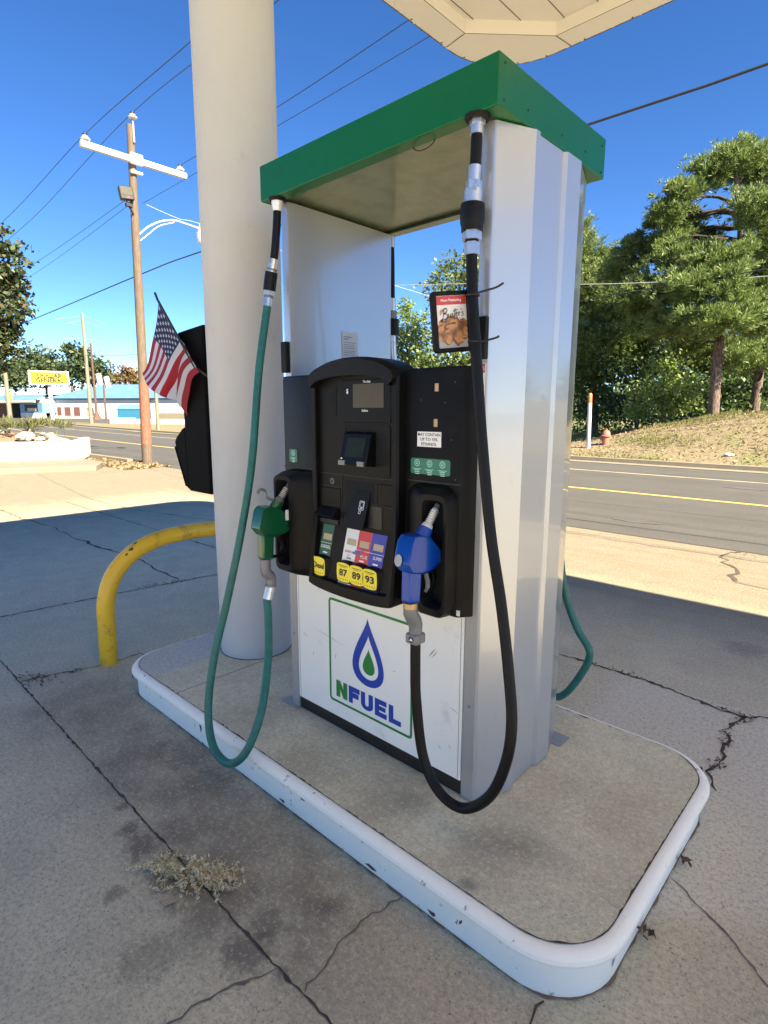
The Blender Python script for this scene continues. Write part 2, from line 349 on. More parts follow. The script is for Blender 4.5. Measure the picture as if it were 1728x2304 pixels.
    def text(s, body, fn, w=None, h=None, bold=0, shear=0, mat=None, align='C', spacing=1.0):
        """flat letters; centred box of width w and height h mapped by fn(u, v)"""
        cu = bpy.data.curves.new('t', 'FONT'); cu.body = body; cu.align_x = 'CENTER'; cu.offset = bold; cu.shear = shear; cu.resolution_u = 3; cu.space_character = spacing
        ob = bpy.data.objects.new('t', cu); COL.objects.link(ob)
        dg = bpy.context.evaluated_depsgraph_get(); dg.update()
        me = bpy.data.meshes.new_from_object(ob.evaluated_get(dg))
        vs = np.array([v.co[:] for v in me.vertices]); fs = [tuple(p.vertices) for p in me.polygons]
        bpy.data.objects.remove(ob); bpy.data.meshes.remove(me); bpy.data.curves.remove(cu)
        if not len(vs): return
        lo, hi = vs.min(0), vs.max(0); sz = hi - lo; c = (lo + hi) / 2
        sx = (w / sz[0]) if w else None; sy = (h / sz[1]) if h else None
        sx = sx or sy; sy = sy or sx
        s.add([fn((v[0] - c[0]) * sx, (v[1] - c[1]) * sy) for v in vs], fs, mat)
    def build(s, name, parent=None, smooth=None, bevel=0, seg=2, local=False, ang=40):
        me = bpy.data.meshes.new(name)
        org = ORG.get(parent.name, P(0, 0, 0)) if parent is not None and not local else P(0, 0, 0)
        vs = np.array(s.v, float).reshape(-1, 3) - org
        me.from_pydata(vs.tolist(), [], s.f); me.update()
        for n in s.names: me.materials.append(MATS[n])
        me.polygons.foreach_set('material_index', s.m)
        bm = bmesh.new(); bm.from_mesh(me); bmesh.ops.recalc_face_normals(bm, faces=bm.faces); bm.to_mesh(me); bm.free()
        if smooth:
            me.polygons.foreach_set('use_smooth', [True] * len(me.polygons)); me.set_sharp_from_angle(angle=math.radians(ang))
        ob = bpy.data.objects.new(name, me); COL.objects.link(ob)
        if parent is not None: ob.parent = parent
        ORG[ob.name] = org
        if bevel:
            bv = ob.modifiers.new('bevel', 'BEVEL'); bv.width = bevel; bv.segments = seg; bv.limit_method = 'ANGLE'; bv.angle_limit = math.radians(35)
            bv.harden_normals = False
            me.polygons.foreach_set('use_smooth', [True] * len(me.polygons))
            me.set_sharp_from_angle(angle=math.radians(50))
        return ob
def tag(o, label=None, cat=None, group=None, kind=None):
    if label: o['label'] = label
    if cat: o['category'] = cat
    if group: o['group'] = group
    if kind: o['kind'] = kind
    return o
def thing(name, loc, label, cat, group=None):
    o = bpy.data.objects.new(name, None); COL.objects.link(o); o.location = loc; o.empty_display_size = .1
    ORG[o.name] = P(*loc)
    return tag(o, label, cat, group)
def rrect(x0, x1, z0, z1, r, n=4):
    out = []
    for cx, cz, a0 in ((x1 - r, z1 - r, 0), (x0 + r, z1 - r, 90), (x0 + r, z0 + r, 180), (x1 - r, z0 + r, 270)):
        for k in range(n + 1):
            a = math.radians(a0 + 90 * k / n); out.append((cx + r * math.cos(a), cz + r * math.sin(a)))
    return out
def spline(pts, n=8):
    pts = [np.array(p, float) for p in pts]; out = []
    for i in range(len(pts) - 1):
        p0 = pts[max(0, i - 1)]; p1 = pts[i]; p2 = pts[i + 1]; p3 = pts[min(len(pts) - 1, i + 2)]
        for k in range(n):
            t = k / n
            out.append(.5 * ((2 * p1) + (-p0 + p2) * t + (2 * p0 - 5 * p1 + 4 * p2 - p3) * t * t + (-p0 + 3 * p1 - 3 * p2 + p3) * t ** 3))
    out.append(pts[-1]); return out
def npmesh(name, V, F, mat, parent=None, smooth=False):   # V (n,3), F (m,k) arrays
    me = bpy.data.meshes.new(name); org = ORG.get(parent.name, P(0, 0, 0)) if parent is not None else P(0, 0, 0)
    V = np.asarray(V, np.float32) - org.astype(np.float32); F = np.asarray(F, np.int32); k = F.shape[1]
    me.vertices.add(len(V)); me.vertices.foreach_set('co', V.ravel())
    me.loops.add(F.size); me.loops.foreach_set('vertex_index', F.ravel())
    me.polygons.add(len(F)); me.polygons.foreach_set('loop_start', np.arange(len(F), dtype=np.int32) * k)
    me.polygons.foreach_set('loop_total', np.full(len(F), k, np.int32)) if hasattr(me.polygons[0], 'loop_total') else None
    me.update(calc_edges=True); me.validate()
    me.materials.append(MATS[mat])
    ob = bpy.data.objects.new(name, me); COL.objects.link(ob)
    if parent is not None: ob.parent = parent
    ORG[ob.name] = org
    return ob
def rand_dirs(n):
    d = RNG.normal(size=(n, 3)); return d / np.linalg.norm(d, axis=1, keepdims=True)
def leaves(C, size, elong=1.6, up=.3):       # rhombic leaves at the points C
    n = len(C); a = rand_dirs(n); a[:, 2] += up * .3
    nrm = rand_dirs(n); nrm[:, 2] += up; b = np.cross(a, nrm); b /= np.linalg.norm(b, axis=1, keepdims=True) + 1e-9
    a = np.cross(nrm, b); a /= np.linalg.norm(a, axis=1, keepdims=True) + 1e-9
    s = size * RNG.uniform(.6, 1.35, (n, 1)); w = s / elong * .5
    V = np.stack([C - a * s * .5, C + b * w - a * s * .05, C + a * s * .5, C - b * w - a * s * .05], 1).reshape(-1, 3)
    F = np.arange(4 * n).reshape(n, 4); return V, F
def needles(C, D, length, width, k):         # tufts of k thin triangles at C around the direction D
    n = len(C); C = np.repeat(C, k, 0); D = np.repeat(D, k, 0) + RNG.normal(size=(n * k, 3)) * .62
    D /= np.linalg.norm(D, axis=1, keepdims=True); s = np.cross(D, rand_dirs(n * k)); s /= np.linalg.norm(s, axis=1, keepdims=True) + 1e-9
    L = length * RNG.uniform(.7, 1.2, (n * k, 1)); st = C + D * L * .08
    V = np.stack([st - s * width * .35, C + D * L * .6 + s * width * .5, C + D * L, C + D * L * .55 - s * width * .5], 1).reshape(-1, 3)
    return V, np.arange(4 * n * k).reshape(-1, 4)
def blob_points(blobs, dens, shell=.55, depth=1.0, clump=.3, per=20):
    """clumped points in the ellipsoids: returns points and outward directions"""
    Cs, Ds = [], []
    for (x, y, z, rh, rv) in blobs:
        nc = max(4, int(dens * rh * (rh * .5 + rv)))
        d = rand_dirs(nc); rad = RNG.uniform(shell, 1.05, (nc, 1)) * RNG.uniform(.78, 1.2, (nc, 1))
        R = np.array([rh, rh * depth, rv]); c = np.array([x, y, z]) + d * rad * R
        cl = clump * min(rh, rv * 1.2)
        p = np.repeat(c, per, 0) + RNG.normal(size=(nc * per, 3)) * cl * np.array([1, 1, .6])
        Cs.append(p); Ds.append(np.repeat(d, per, 0))
    return np.concatenate(Cs), np.concatenate(Ds)
TREES={"pine_a":{"trunk":[[-4.52,23.39,1.34],[-4.57,23.38,4.13],[-4.4,23.42,5.8],[-4.22,23.46,7.73],[-4.48,23.4,9.35],[-4.61,23.37,10.45]],"blobs":[[-4.61,23.37,10.53,1.04,0.64],[-5.47,23.15,10.23,0.94,0.65],[-5.97,21.95,9.33,0.76,0.51],[-3.87,24.56,10.29,1.03,0.86],[-6.36,21.83,8.72,0.72,0.41],[-6.99,22.67,8.72,0.5,0.29],[-3.45,22.1,8.34,0.94,0.63],[-3.25,23.67,7.74,1.0,1.0],[-4.25,21.4,6.72,1.12,0.51],[-5.79,22.01,7.08,1.2,0.51],[-7.45,23.57,7.9,0.75,0.49],[-7.97,23.38,8.4,0.34,0.38],[-4.86,20.72,5.71,1.53,0.58],[-3.87,24.56,6.56,1.06,0.71],[-6.78,22.74,6.26,1.27,0.69],[-3.97,20.44,4.59,1.32,0.53],[-3.19,22.66,4.76,0.98,0.66],[-5.61,21.54,4.72,1.2,0.58],[-8.3,23.25,7.27,0.86,0.65],[-5.86,24.59,7.21,0.75,0.48],[-6.91,24.28,6.23,1.15,0.58],[-3.58,21.56,5.14,0.96,0.57],[-7.09,22.63,5.15,0.92,0.55],[-5.9,25.1,4.28,0.97,0.5],[-4.75,25.39,4.04,0.95,0.42],[-6.33,23.93,8.9,0.91,0.44],[-6.6,22.8,8.03,0.89,0.47],[-5.92,25.1,8.37,0.75,0.38],[-7.05,21.59,5.88,0.89,0.53],[-3.95,20.44,5.77,0.77,0.46],[-7.99,22.3,7.85,0.44,0.37]]},"pine_b":{"trunk":[[-3.77,26.62,1.39],[-3.74,26.63,4.34],[-3.72,26.63,6.87],[-3.75,26.62,9.48],[-3.72,26.63,10.65]],"blobs":[[-3.5,26.67,9.94,1.09,1.09],[-3.03,26.75,8.17,1.28,1.09],[-3.47,27.69,6.64,1.15,0.96],[-3.47,25.66,3.71,1.11,0.55],[-4.02,24.53,3.49,1.0,0.47],[-2.96,26.76,4.65,1.12,0.93],[-2.64,26.81,5.87,1.1,1.1]]},"pine_c":{"trunk":[[-10.56,26.65,0.46],[-10.91,26.49,4.87],[-11.24,26.35,7.92],[-11.44,26.26,10.04]],"blobs":[[-11.49,26.23,10.05,0.49,0.8],[-11.37,26.29,8.78,0.94,0.99],[-10.48,25.59,7.48,1.09,0.87],[-11.37,26.29,6.64,1.36,1.04],[-9.66,25.94,6.19,1.3,0.87],[-12.68,26.77,7.75,1.18,1.41],[-10.43,25.61,4.97,1.54,0.97],[-12.52,25.73,5.37,1.39,1.39],[-8.99,27.26,5.22,1.22,0.75],[-9.91,26.38,7.32,0.87,0.79],[-10.56,26.65,8.71,0.58,0.58],[-9.52,27.07,4.38,1.35,0.9],[-11.44,26.26,3.55,1.39,1.16]]},"understory_a":{"trunk":[[-8.44,26.4,0.64],[-8.62,26.34,2.36],[-8.82,26.26,3.43]],"blobs":[[-10.46,26.69,3.75,1.37,1.14],[-8.91,26.23,3.43,1.31,1.05],[-10.96,26.47,2.18,1.16,1.16],[-9.37,26.05,1.72,1.11,0.8],[-8.14,27.56,3.9,0.88,0.79]]},"understory_b":{"trunk":[[-6.53,23.87,1.03],[-6.58,23.86,2.08],[-6.59,23.85,3.21]],"blobs":[[-6.63,23.84,3.4,0.69,0.65],[-6.22,23.97,2.46,0.96,0.77],[-7.13,23.68,2.28,0.86,0.74],[-5.77,24.1,1.89,0.69,0.5],[-7.49,23.55,1.51,0.79,0.43],[-6.41,23.91,1.7,0.77,0.5]]},"understory_c":{"trunk":[[-5.02,30.45,1.29],[-5.1,30.43,2.17],[-5.18,30.42,3.05]],"blobs":[[-5.35,30.38,2.83,0.89,0.89],[-4.38,30.57,2.38,1.1,0.97],[-5.86,30.27,2.18,0.68,0.82],[-7.3,30.94,2.44,0.86,1.05],[-3.71,30.69,2.8,1.08,1.3]]},"broad_e":{"trunk":[[-8.76,38.82,1.2],[-9.03,38.76,2.93],[-9.3,38.68,4.64]],"blobs":[[-9.53,38.62,4.37,1.75,1.17],[-7.81,39.05,4.31,1.71,1.14],[-6.19,39.39,4.52,1.67,1.22],[-11.09,38.16,5.0,1.78,1.49],[-9.38,38.66,2.65,2.06,1.18],[-6.94,39.24,2.62,2.27,1.25],[-4.78,39.63,3.92,1.64,1.64],[-12.7,37.62,5.93,1.51,1.51],[-10.4,38.37,5.96,1.76,1.17],[-8.65,38.85,5.59,1.72,1.03],[-6.77,39.28,5.76,1.39,1.0]]},"broad_a":{"trunk":[[-19.62,27.22,1.74],[-19.81,27.09,5.59],[-19.96,26.97,7.99]],"blobs":[[-19.77,27.11,9.55,1.31,1.15],[-19.02,27.65,10.29,0.81,0.81],[-19.9,25.76,8.33,1.07,1.18],[-19.19,27.54,7.97,1.38,1.21],[-19.44,26.11,6.26,1.52,1.19],[-18.48,28.02,6.63,1.38,1.38],[-18.55,27.97,9.24,1.09,1.09]]},"broad_b":{"trunk":[[-24.57,28.4,1.76],[-24.6,28.38,5.45],[-24.66,28.32,7.85]],"blobs":[[-24.67,28.32,8.2,0.62,1.11],[-24.18,27.41,6.67,1.03,1.03],[-24.25,28.68,6.05,1.25,1.12],[-25.3,27.75,5.45,1.25,1.25],[-24.02,28.87,7.25,0.68,0.81],[-24.12,28.79,4.54,1.57,1.13]]},"broad_c":{"trunk":[[-15.18,26.55,1.48],[-15.42,26.41,5.2],[-15.62,26.29,8.08]],"blobs":[[-15.57,26.32,9.48,1.48,1.48],[-16.02,26.04,7.39,1.5,1.5],[-14.56,26.91,7.56,1.48,1.48],[-15.32,26.47,5.44,1.76,1.51],[-14.24,27.09,4.69,1.5,1.5]]},"broad_d":{"trunk":[[-17.26,24.0,1.22],[-17.29,23.98,2.71],[-17.31,23.96,3.69]],"blobs":[[-17.31,23.96,4.18,1.25,1.0],[-18.4,23.13,3.94,1.1,0.9],[-16.2,24.73,3.92,1.24,1.09],[-18.97,22.66,2.96,1.11,0.91],[-17.79,23.6,2.71,1.51,1.01]]},"far_0":{"trunk":[[-144.02,34.27,1.99],[-143.88,34.82,7.87],[-143.81,35.09,10.78]],"blobs":[[-143.94,34.59,9.8,3.37,4.37],[-144.5,32.28,10.66,3.92,4.9],[-143.45,36.5,8.41,2.81,3.41]]},"far_1":{"trunk":[[-148.95,39.15,2.02],[-148.8,39.7,8.22],[-148.72,39.98,11.3]],"blobs":[[-148.63,40.31,12.12,2.72,3.35],[-148.99,38.98,9.73,3.55,3.14],[-148.27,41.57,9.82,3.17,3.17]]},"far_2":{"trunk":[[-153.56,44.84,2.05],[-153.39,45.39,8.6],[-153.31,45.66,11.84]],"blobs":[[-153.27,45.77,13.13,2.87,3.31],[-153.68,44.42,10.08,3.31,3.09],[-152.92,46.91,10.27,3.34,3.34]]},"far_3":{"trunk":[[-140.54,46.15,2.04],[-140.38,46.63,8.21],[-140.3,46.87,11.27]],"blobs":[[-140.46,46.39,15.07,1.34,1.86],[-140.0,47.74,13.53,2.71,2.92],[-140.47,46.35,10.23,3.54,3.54],[-139.56,48.98,10.32,2.94,3.57]]},"far_4":{"trunk":[[-144.76,52.22,2.08],[-144.58,52.69,8.59],[-144.5,52.93,11.81]],"blobs":[[-144.5,52.93,11.81,2.42,3.52],[-144.01,54.19,10.14,2.88,3.1],[-144.91,51.81,9.1,3.08,2.64]]},"far_5":{"trunk":[[-148.89,58.19,2.11],[-148.7,58.66,8.96],[-148.61,58.9,12.34]],"blobs":[[-148.75,58.53,9.86,2.08,2.32],[-148.3,59.64,8.98,2.56,2.09]]},"far_6":{"trunk":[[-136.54,56.67,2.08],[-136.37,57.08,8.48],[-136.28,57.29,11.65]],"blobs":[[-136.41,56.97,9.53,2.16,1.95],[-135.85,58.28,8.72,2.61,1.96]]},"far_7":{"trunk":[[-140.46,62.66,2.12],[-140.28,63.06,8.85],[-140.19,63.27,12.17]],"blobs":[[-140.34,62.93,9.73,2.5,2.73],[-139.38,65.0,9.11,2.98,2.29],[-140.93,61.62,8.59,2.5,1.82]]},"far_8":{"trunk":[[-143.02,71.2,2.16],[-142.83,71.57,9.26],[-142.74,71.76,12.77]],"blobs":[[-143.32,70.6,9.82,3.12,2.88],[-141.77,73.62,9.89,3.62,3.14]]},"magnolia":{"trunk":[[-19.06,2.12,0.54],[-19.0,2.42,2.69],[-18.93,2.7,4.78],[-18.89,2.88,6.06]],"blobs":[[-18.81,3.23,6.36,0.67,0.56],[-18.71,3.63,5.91,0.52,0.6],[-18.86,3.01,5.2,0.94,0.81],[-18.68,3.73,4.89,0.47,0.61],[-18.8,3.26,4.32,0.82,0.68],[-18.73,3.53,3.68,0.47,0.56],[-18.93,2.74,3.49,0.95,0.81],[-18.86,3.03,3.05,0.66,0.47],[-18.73,3.56,5.39,0.55,0.41]]}}
SUN_E, SKY_S, EXPO, AIR, OZ, SAT = 5, .057, 2.33, .6, 2, 1.25
# ================================================================ fuel dispenser
IZ = .16
disp = thing('fuel_dispenser', (0, 0, IZ), 'white fuel dispenser with black console and green top standing on the concrete island', 'fuel dispenser')

# hood: green box, open lip underneath, beige soffit set up inside it
HW, HD, H0, H1 = .570, .366, 2.415, 2.551
b = MB('green_paint')
o = [(-HW, -HD), (HW, -HD), (HW, HD), (-HW, HD)]; i = [(-HW + .055, -HD + .055), (HW - .055, -HD + .055), (HW - .055, HD - .055), (-HW + .055, HD - .055)]
b.loops([[(x, y, H1) for x, y in o], [(x, y, H0) for x, y in o], [(x, y, H0) for x, y in i], [(x, y, H0 + .03) for x, y in i]], None, True, False)
hood = b.build('hood', disp, bevel=.003)
b = MB('soffit_paint'); b.box(-HW + .052, HW - .052, -HD + .052, HD - .056, H0 + .012, H0 + .028); b.box(-HW + .06, HW - .06, HD - .0535, HD - .003, H0 - .0035, H0 - .0008); b.box(-HW + .07, HW - .07, HD - .058, HD - .0555, H0 + .002, H0 + .0115, 'ink_black')
b.build('soffit', hood)
for sy, sz in ((-.335, 2.53), (-.335, 2.435), (-.20, 2.455), (.02, 2.455), (.20, 2.46), (.335, 2.52), (.335, 2.43)):
    b = MB('wire_dark'); b.obox((HW + .001, sy, sz), (.0015, 0, 0), (0, .0026, 0), (0, 0, .0026)); b.build('screw', hood)
b = MB('wire_dark'); b.tube([(.27 + .045 * math.cos(a), -.325, H0 - .002 - .02 * math.sin(a)) for a in np.linspace(0, PI, 10)], .002, 6); b.build('wire_loop', hood)
b = MB('wire_dark'); b.tube([(-.37 + .04 * math.cos(a), -.325, H0 - .002 - .01 * math.sin(a)) for a in np.linspace(0, PI, 10)], .0015, 6); b.build('wire_loop', hood)

# side columns with rounded front corner, raised ribs and a recessed middle panel
def colpoly(s):
    p = [(.467, .325), (.47, -.27)]
    p += [(.478 + 0 * a, -.30) for a in (0,)]
    p += [(.512, -.302)]
    for a in (60, 40, 20): p.append((.512 + .016 * math.cos(math.radians(a)), -.286 + -.016 * math.sin(math.radians(a))))
    p += [(.578, -.172), (.583, -.166), (.583, -.142), (.571, -.132), (.571, .036), (.583, .048), (.583, .148), (.579, .155), (.522, .325)]
    return [(s * x, y) for x, y in p]
for s in (1, -1):
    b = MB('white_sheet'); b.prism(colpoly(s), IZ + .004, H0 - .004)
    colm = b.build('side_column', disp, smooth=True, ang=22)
    b = MB('grey_trim'); xs = sorted((s * .470, s * .521)); b.box(xs[0], xs[1], -.3085, -.2985, IZ + .004, 1.72 if s > 0 else 1.70)
    b.build('corner_trim', colm, bevel=.002)
    for z in (.53, 1.15):
        b = MB('zinc'); b.disc((s * .497, -.3092, z), .006, 0, 10); b.build('screw', colm)
    b = MB('black_plastic'); xs = sorted((s * .484, s * .523)); b.box(xs[0], xs[1], -.322, -.2992, 1.725, 1.855); b.build('bracket', disp, bevel=.004)
# warning strip on the right trim (fine print as plain rules; the two pictograms as drawn shapes)
b = MB('sticker_white'); b.box(.472, .520, -.3100, -.3088, 1.435, 1.712)
b.box(.473, .519, -.3104, -.3099, 1.683, 1.711, 'ink_red')
F1 = lambda u, v: (.497 + u, -.3106, 1.697 + v)
b.text('WARNING', F1, w=.040, h=.012, mat='ink_white')
def ring(b, cx, y, cz, r0, r1, mat, n=28):
    b.loops([[(cx + r * math.cos(2 * PI * k / n), y, cz + r * math.sin(2 * PI * k / n)) for k in range(n)] for r in (r0, r1)], mat)
ring(b, .497, -.3106, 1.640, .016, .021, 'ink_red')
b.quad((.484, -.3107, 1.651), (.487, -.3107, 1.654), (.510, -.3107, 1.629), (.507, -.3107, 1.626), 'ink_red')
b.box(.489, .494, -.3109, -.3105, 1.632, 1.647, 'ink_black'); b.box(.494, .503, -.3109, -.3105, 1.638, 1.641, 'ink_black')
b.disc((.499, -.3106, 1.583), .004, 0, 10, 'ink_black')
b.prismy([(.486, 1.556), (.492, 1.556), (.499, 1.568), (.507, 1.555), (.512, 1.556), (.504, 1.578), (.494, 1.579)], -.3108, -.3104, 'ink_black')
for z, w in [(1.612, .03), (1.606, .04), (1.600, .037), (1.545, .025), (1.538, .04)] + [(1.529 - .0062 * k, .028 + .012 * ((k * 7) % 4) / 3) for k in range(14)]:
    b.box(.476, .476 + w, -.3106, -.3103, z, z + .003, 'ink_grey')
b.build('warning_sticker', disp)
# service notice on the inner face of the far column
b = MB('paper'); b.box(-.4668, -.4660, -.01, .092, 1.776, 1.925)
for k, (z, w) in enumerate([(1.90, .05), (1.89, .03), (1.876, .08), (1.866, .07), (1.857, .075), (1.849, .07), (1.838, .076), (1.83, .072), (1.82, .07)]):
    b.box(-.4659, -.4656, 0, w, z, z + (.005 if k < 2 else .0025), 'ink_grey')
b.build('notice', disp)

# cabinet core, kick plate, foot plates, rear
b = MB('void'); b.box(-.466, .466, -.285, .285, IZ + .004, 1.69); b.build('cabinet', disp)
b = MB('brown_black'); b.box(-.468, .468, -.300, -.286, IZ + .003, .222); b.build('kick_plate', disp)
b = MB('grey_trim'); b.box(-.592, -.468, -.328, -.27, IZ + .001, IZ + .0038); b.build('foot_plate', disp)
b = MB('grey_trim'); b.box(.50, .592, .24, .335, IZ + .001, IZ + .0038); b.build('foot_plate', disp)
b = MB('white_panel'); b.box(-.466, .466, .286, .309, IZ + .01, .86); b.build('rear_panel', disp)
b = MB('black_plastic'); b.box(-.46, .46, .287, .36, .862, 1.705); b.build('rear_bezel', disp, bevel=.012)

# lower panel with the logo
b = MB('white_panel'); b.box(-.467, .467, -.309, -.2865, .223, .862); low = b.build('lower_panel', disp, bevel=.002)
b = MB('grey_trim'); b.box(.4535, .4565, -.3094, -.3088, .23, .85); b.build('edge_seam', low); b = MB('grey_trim'); b.box(-.4565, -.4535, -.3094, -.3088, .23, .85); b.build('edge_seam', low)
Yl = -.3100
def ringplate(b, o, i, y, mat): b.plate(o, [i], lambda u, v: (u, y, v), mat)
b = MB('logo_green'); ringplate(b, rrect(-.247, .236, .290, .768, .018), rrect(-.236, .225, .301, .757, .009), Yl, 'logo_green'); b.build('logo_frame', low)
def drop(cx, zb, zt, hw, n=44):
    ts = [2 * PI * k / n for k in range(n)]
    pts = [(math.sin(t) * abs(math.sin(t / 2)) ** 1.75, math.cos(t)) for t in ts]; mx = max(p[0] for p in pts)
    return [(cx + p[0] / mx * hw, zb + (p[1] + 1) / 2 * (zt - zb)) for p in pts]
b = MB('logo_blue'); ringplate(b, drop(-.008, .430, .729, .091), drop(-.004, .462, .655, .056), Yl, 'logo_blue'); b.build('logo_drop', low)
b = MB('logo_green'); b.prismy(drop(-.003, .483, .597, .034), Yl, Yl - .0004); b.build('logo_inner_drop', low)
# N F U E L as block letters
def blockletters():
    g, bl = MB('logo_green'), MB('logo_blue'); z0, z1 = .3205, .3970; h = z1 - z0; x = -.203; w = .070; t = .0245
    def pol(m, pts, x): m.prismy([(x + u * w, z0 + v * h) for u, v in pts], Yl, Yl - .0004)
    k = t / w; q = t / h
    pol(g, [(0, 0), (k, 0), (k, .50), (1 - k, 0), (1, 0), (1, 1), (1 - k, 1), (1 - k, .52), (k, 1), (0, 1)], x); x += w + .0095
    pol(bl, [(0, 0), (k, 0), (k, .36), (.86, .36), (.86, .66), (k, .66), (k, 1 - .3), (.95, .70), (.95, 1), (0, 1)], x); x += w * .95 + .0085
    u = [(0, 1), (0, .30)] + [(.5 - .5 * math.cos(a), .30 - .30 * math.sin(a)) for a in np.linspace(.2, PI - .2, 9)] + [(1, .30), (1, 1), (1 - k, 1), (1 - k, .36)]
    u += [(.5 + (.5 - k) * math.cos(a), .36 - .12 * math.sin(a)) for a in np.linspace(.2, PI - .2, 7)] + [(k, .36), (k, 1)]
    pol(bl, u, x); x += w + .0115
    pol(bl, [(0, 0), (.96, 0), (.96, .28), (k, .28), (k, .38), (.86, .38), (.86, .63), (k, .63), (k, .72), (.94, .72), (.94, 1), (0, 1)], x); x += w + .0085
    pol(bl, [(0, 0), (.94, 0), (.94, .28), (k, .28), (k, 1), (0, 1)], x)
    g.build('lettering', low); bl.build('lettering', low)
blockletters()
b = MB('steel'); b.disc((-.012, -.3106, .803), .011, 0, 16); b.disc((-.012, -.311, .803), .006, 0, 10, 'ink_black'); b.build('lock', low)
for x0, z0, x1, z1, w in [(-.37, .60, -.12, .565, .0009), (-.43, .555, -.39, .54, .0012), (.31, .66, .345, .705, .0025), (.325, .66, .355, .70, .0018), (.41, .50, .455, .485, .0012), (-.21, .49, -.20, .52, .0015), (-.36, .46, -.352, .485, .0014), (.13, .545, .15, .55, .001), (.36, .33, .38, .31, .0014), (.41, .35, .425, .33, .001)]:
    b = MB('ink_grey'); d = np.array([x1 - x0, z1 - z0]); nn = np.array([-d[1], d[0]]) / np.linalg.norm(d) * w; mid = np.array([(x0 + x1) / 2, (z0 + z1) / 2])
    b.add([(x0, Yl - .0002, z0), (mid[0] + nn[0], Yl - .0002, mid[1] + nn[1]), (x1, Yl - .0002, z1), (mid[0] - nn[0], Yl - .0002, mid[1] - nn[1])], [(0, 1, 2, 3)]); b.build('scratch', low)

# black side panels either side of the console
for s in (1, -1):
    pts = [(.205, .872), (.37, .872), (.475, .866), (.475, 1.706), (.205, 1.706)]
    b = MB('black_plastic')
    L = [[(s * .206, y, z) for z in (0,)] for y in (0,)]
    def sect(z): return [(s * .206, -.3095, z), (s * .206, -.358, z), (s * .462, -.358, z), (s * .474, -.350, z), (s * .502, -.3095, z)]
    b.loops([sect(.866), sect(.90), sect(1.690), [(x, y + .004, z) for x, y, z in sect(1.706)]], None, True, True)
    sp = b.build('side_panel', disp, bevel=.004)
    # seam ledge above the boot
    b = MB('brown_black'); xs = sorted((s * .244, s * .470)); b.box(xs[0], xs[1], -.3605, -.3575, 1.322, 1.326); b.build('ledge', sp)
    for x, z in ((.44, 1.655), (.40, 1.59), (.43, 1.47), (.45, 1.34), (.30, 1.60)):
        b = MB('zinc'); b.disc((s * x, -.3586, z), .0015, 0, 8); b.build('rivet', sp)
    # nozzle boot: sloped hood with an open throat
    def lp(x0, x1, z0, z1, r, y):
        q = [(s * u, y, v) for u, v in rrect(x0, x1, z0, z1, r, 5)]
        return q if s > 0 else q[::-1]
    b = MB('black_plastic')
    b.loops([lp(.243, .462, .856, 1.318, .06, -.3585), lp(.30, .462, .866, 1.308, .045, -.402), lp(.344, .463, .878, 1.292, .03, -.424), lp(.362, .452, .902, 1.274, .022, -.424)])
    b.loops([lp(.362, .452, .902, 1.274, .022, -.424), lp(.364, .450, .904, 1.270, .022, -.362)], 'void', False, True)
    b.build('nozzle_boot', disp, smooth=True, ang=28)
def logo_badges(b, x, z, y):
    ring(b, x, y, z, .0095, .012, 'sticker_mint', 20); b.box(x - .0045, x + .0045, y - .0004, y, z - .005, z + .005, 'sticker_mint')
    b.box(x - .002, x + .003, y - .0008, y - .0004, z - .002, z + .003, 'sticker_green')
    b.box(x - .020, x + .020, y - .0003, y, z - .0205, z - .019, 'sticker_mint')
    for k in range(3): b.box(x - .012 + .002 * k, x + .012 - .001 * k, y - .0003, y, z - .0255 - .0065 * k, z - .0225 - .0065 * k, 'sticker_mint')
ys = -.3592
b = MB('sticker_white'); b.box(.285, .388, ys, ys + .001, 1.443, 1.494)
for t, z, w in (('MAY CONTAIN', 1.4845, .096), ('UP TO 10%', 1.4685, .074), ('ETHANOL', 1.4525, .066)):
    b.text(t, lambda u, v, z=z: (.3365 + u, ys - .0005, z + v), w=w, h=.0105, bold=.012, mat='ink_black')
b.build('ethanol_sticker', disp)
b = MB('sticker_green'); b.plate(rrect(.257, .428, 1.349, 1.403, .008), [], lambda u, v: (u, ys, v))
for k in range(3): logo_badges(b, .286 + .055 * k, 1.3865 - .0005 * k, ys - .0006)
b.build('green_sticker', disp)
b = MB('sticker_green'); b.plate(rrect(-.431, -.377, 1.346, 1.401, .006), [], lambda u, v: (u, ys, v)); logo_badges(b, -.404, 1.384, ys - .0006); b.build('green_sticker', disp)
for z in (1.640, 1.524):
    b = MB('tan_label'); b.box(.358 - .002 * (z < 1.6), .373 - .002 * (z < 1.6), ys - .0004, ys + .001, z - .013, z + .013); b.build('tan_label', disp)
b = MB('steel'); b.box(.462, .477, -.356, -.352, .874, .893, 'sticker_white'); b.build('clip', disp)

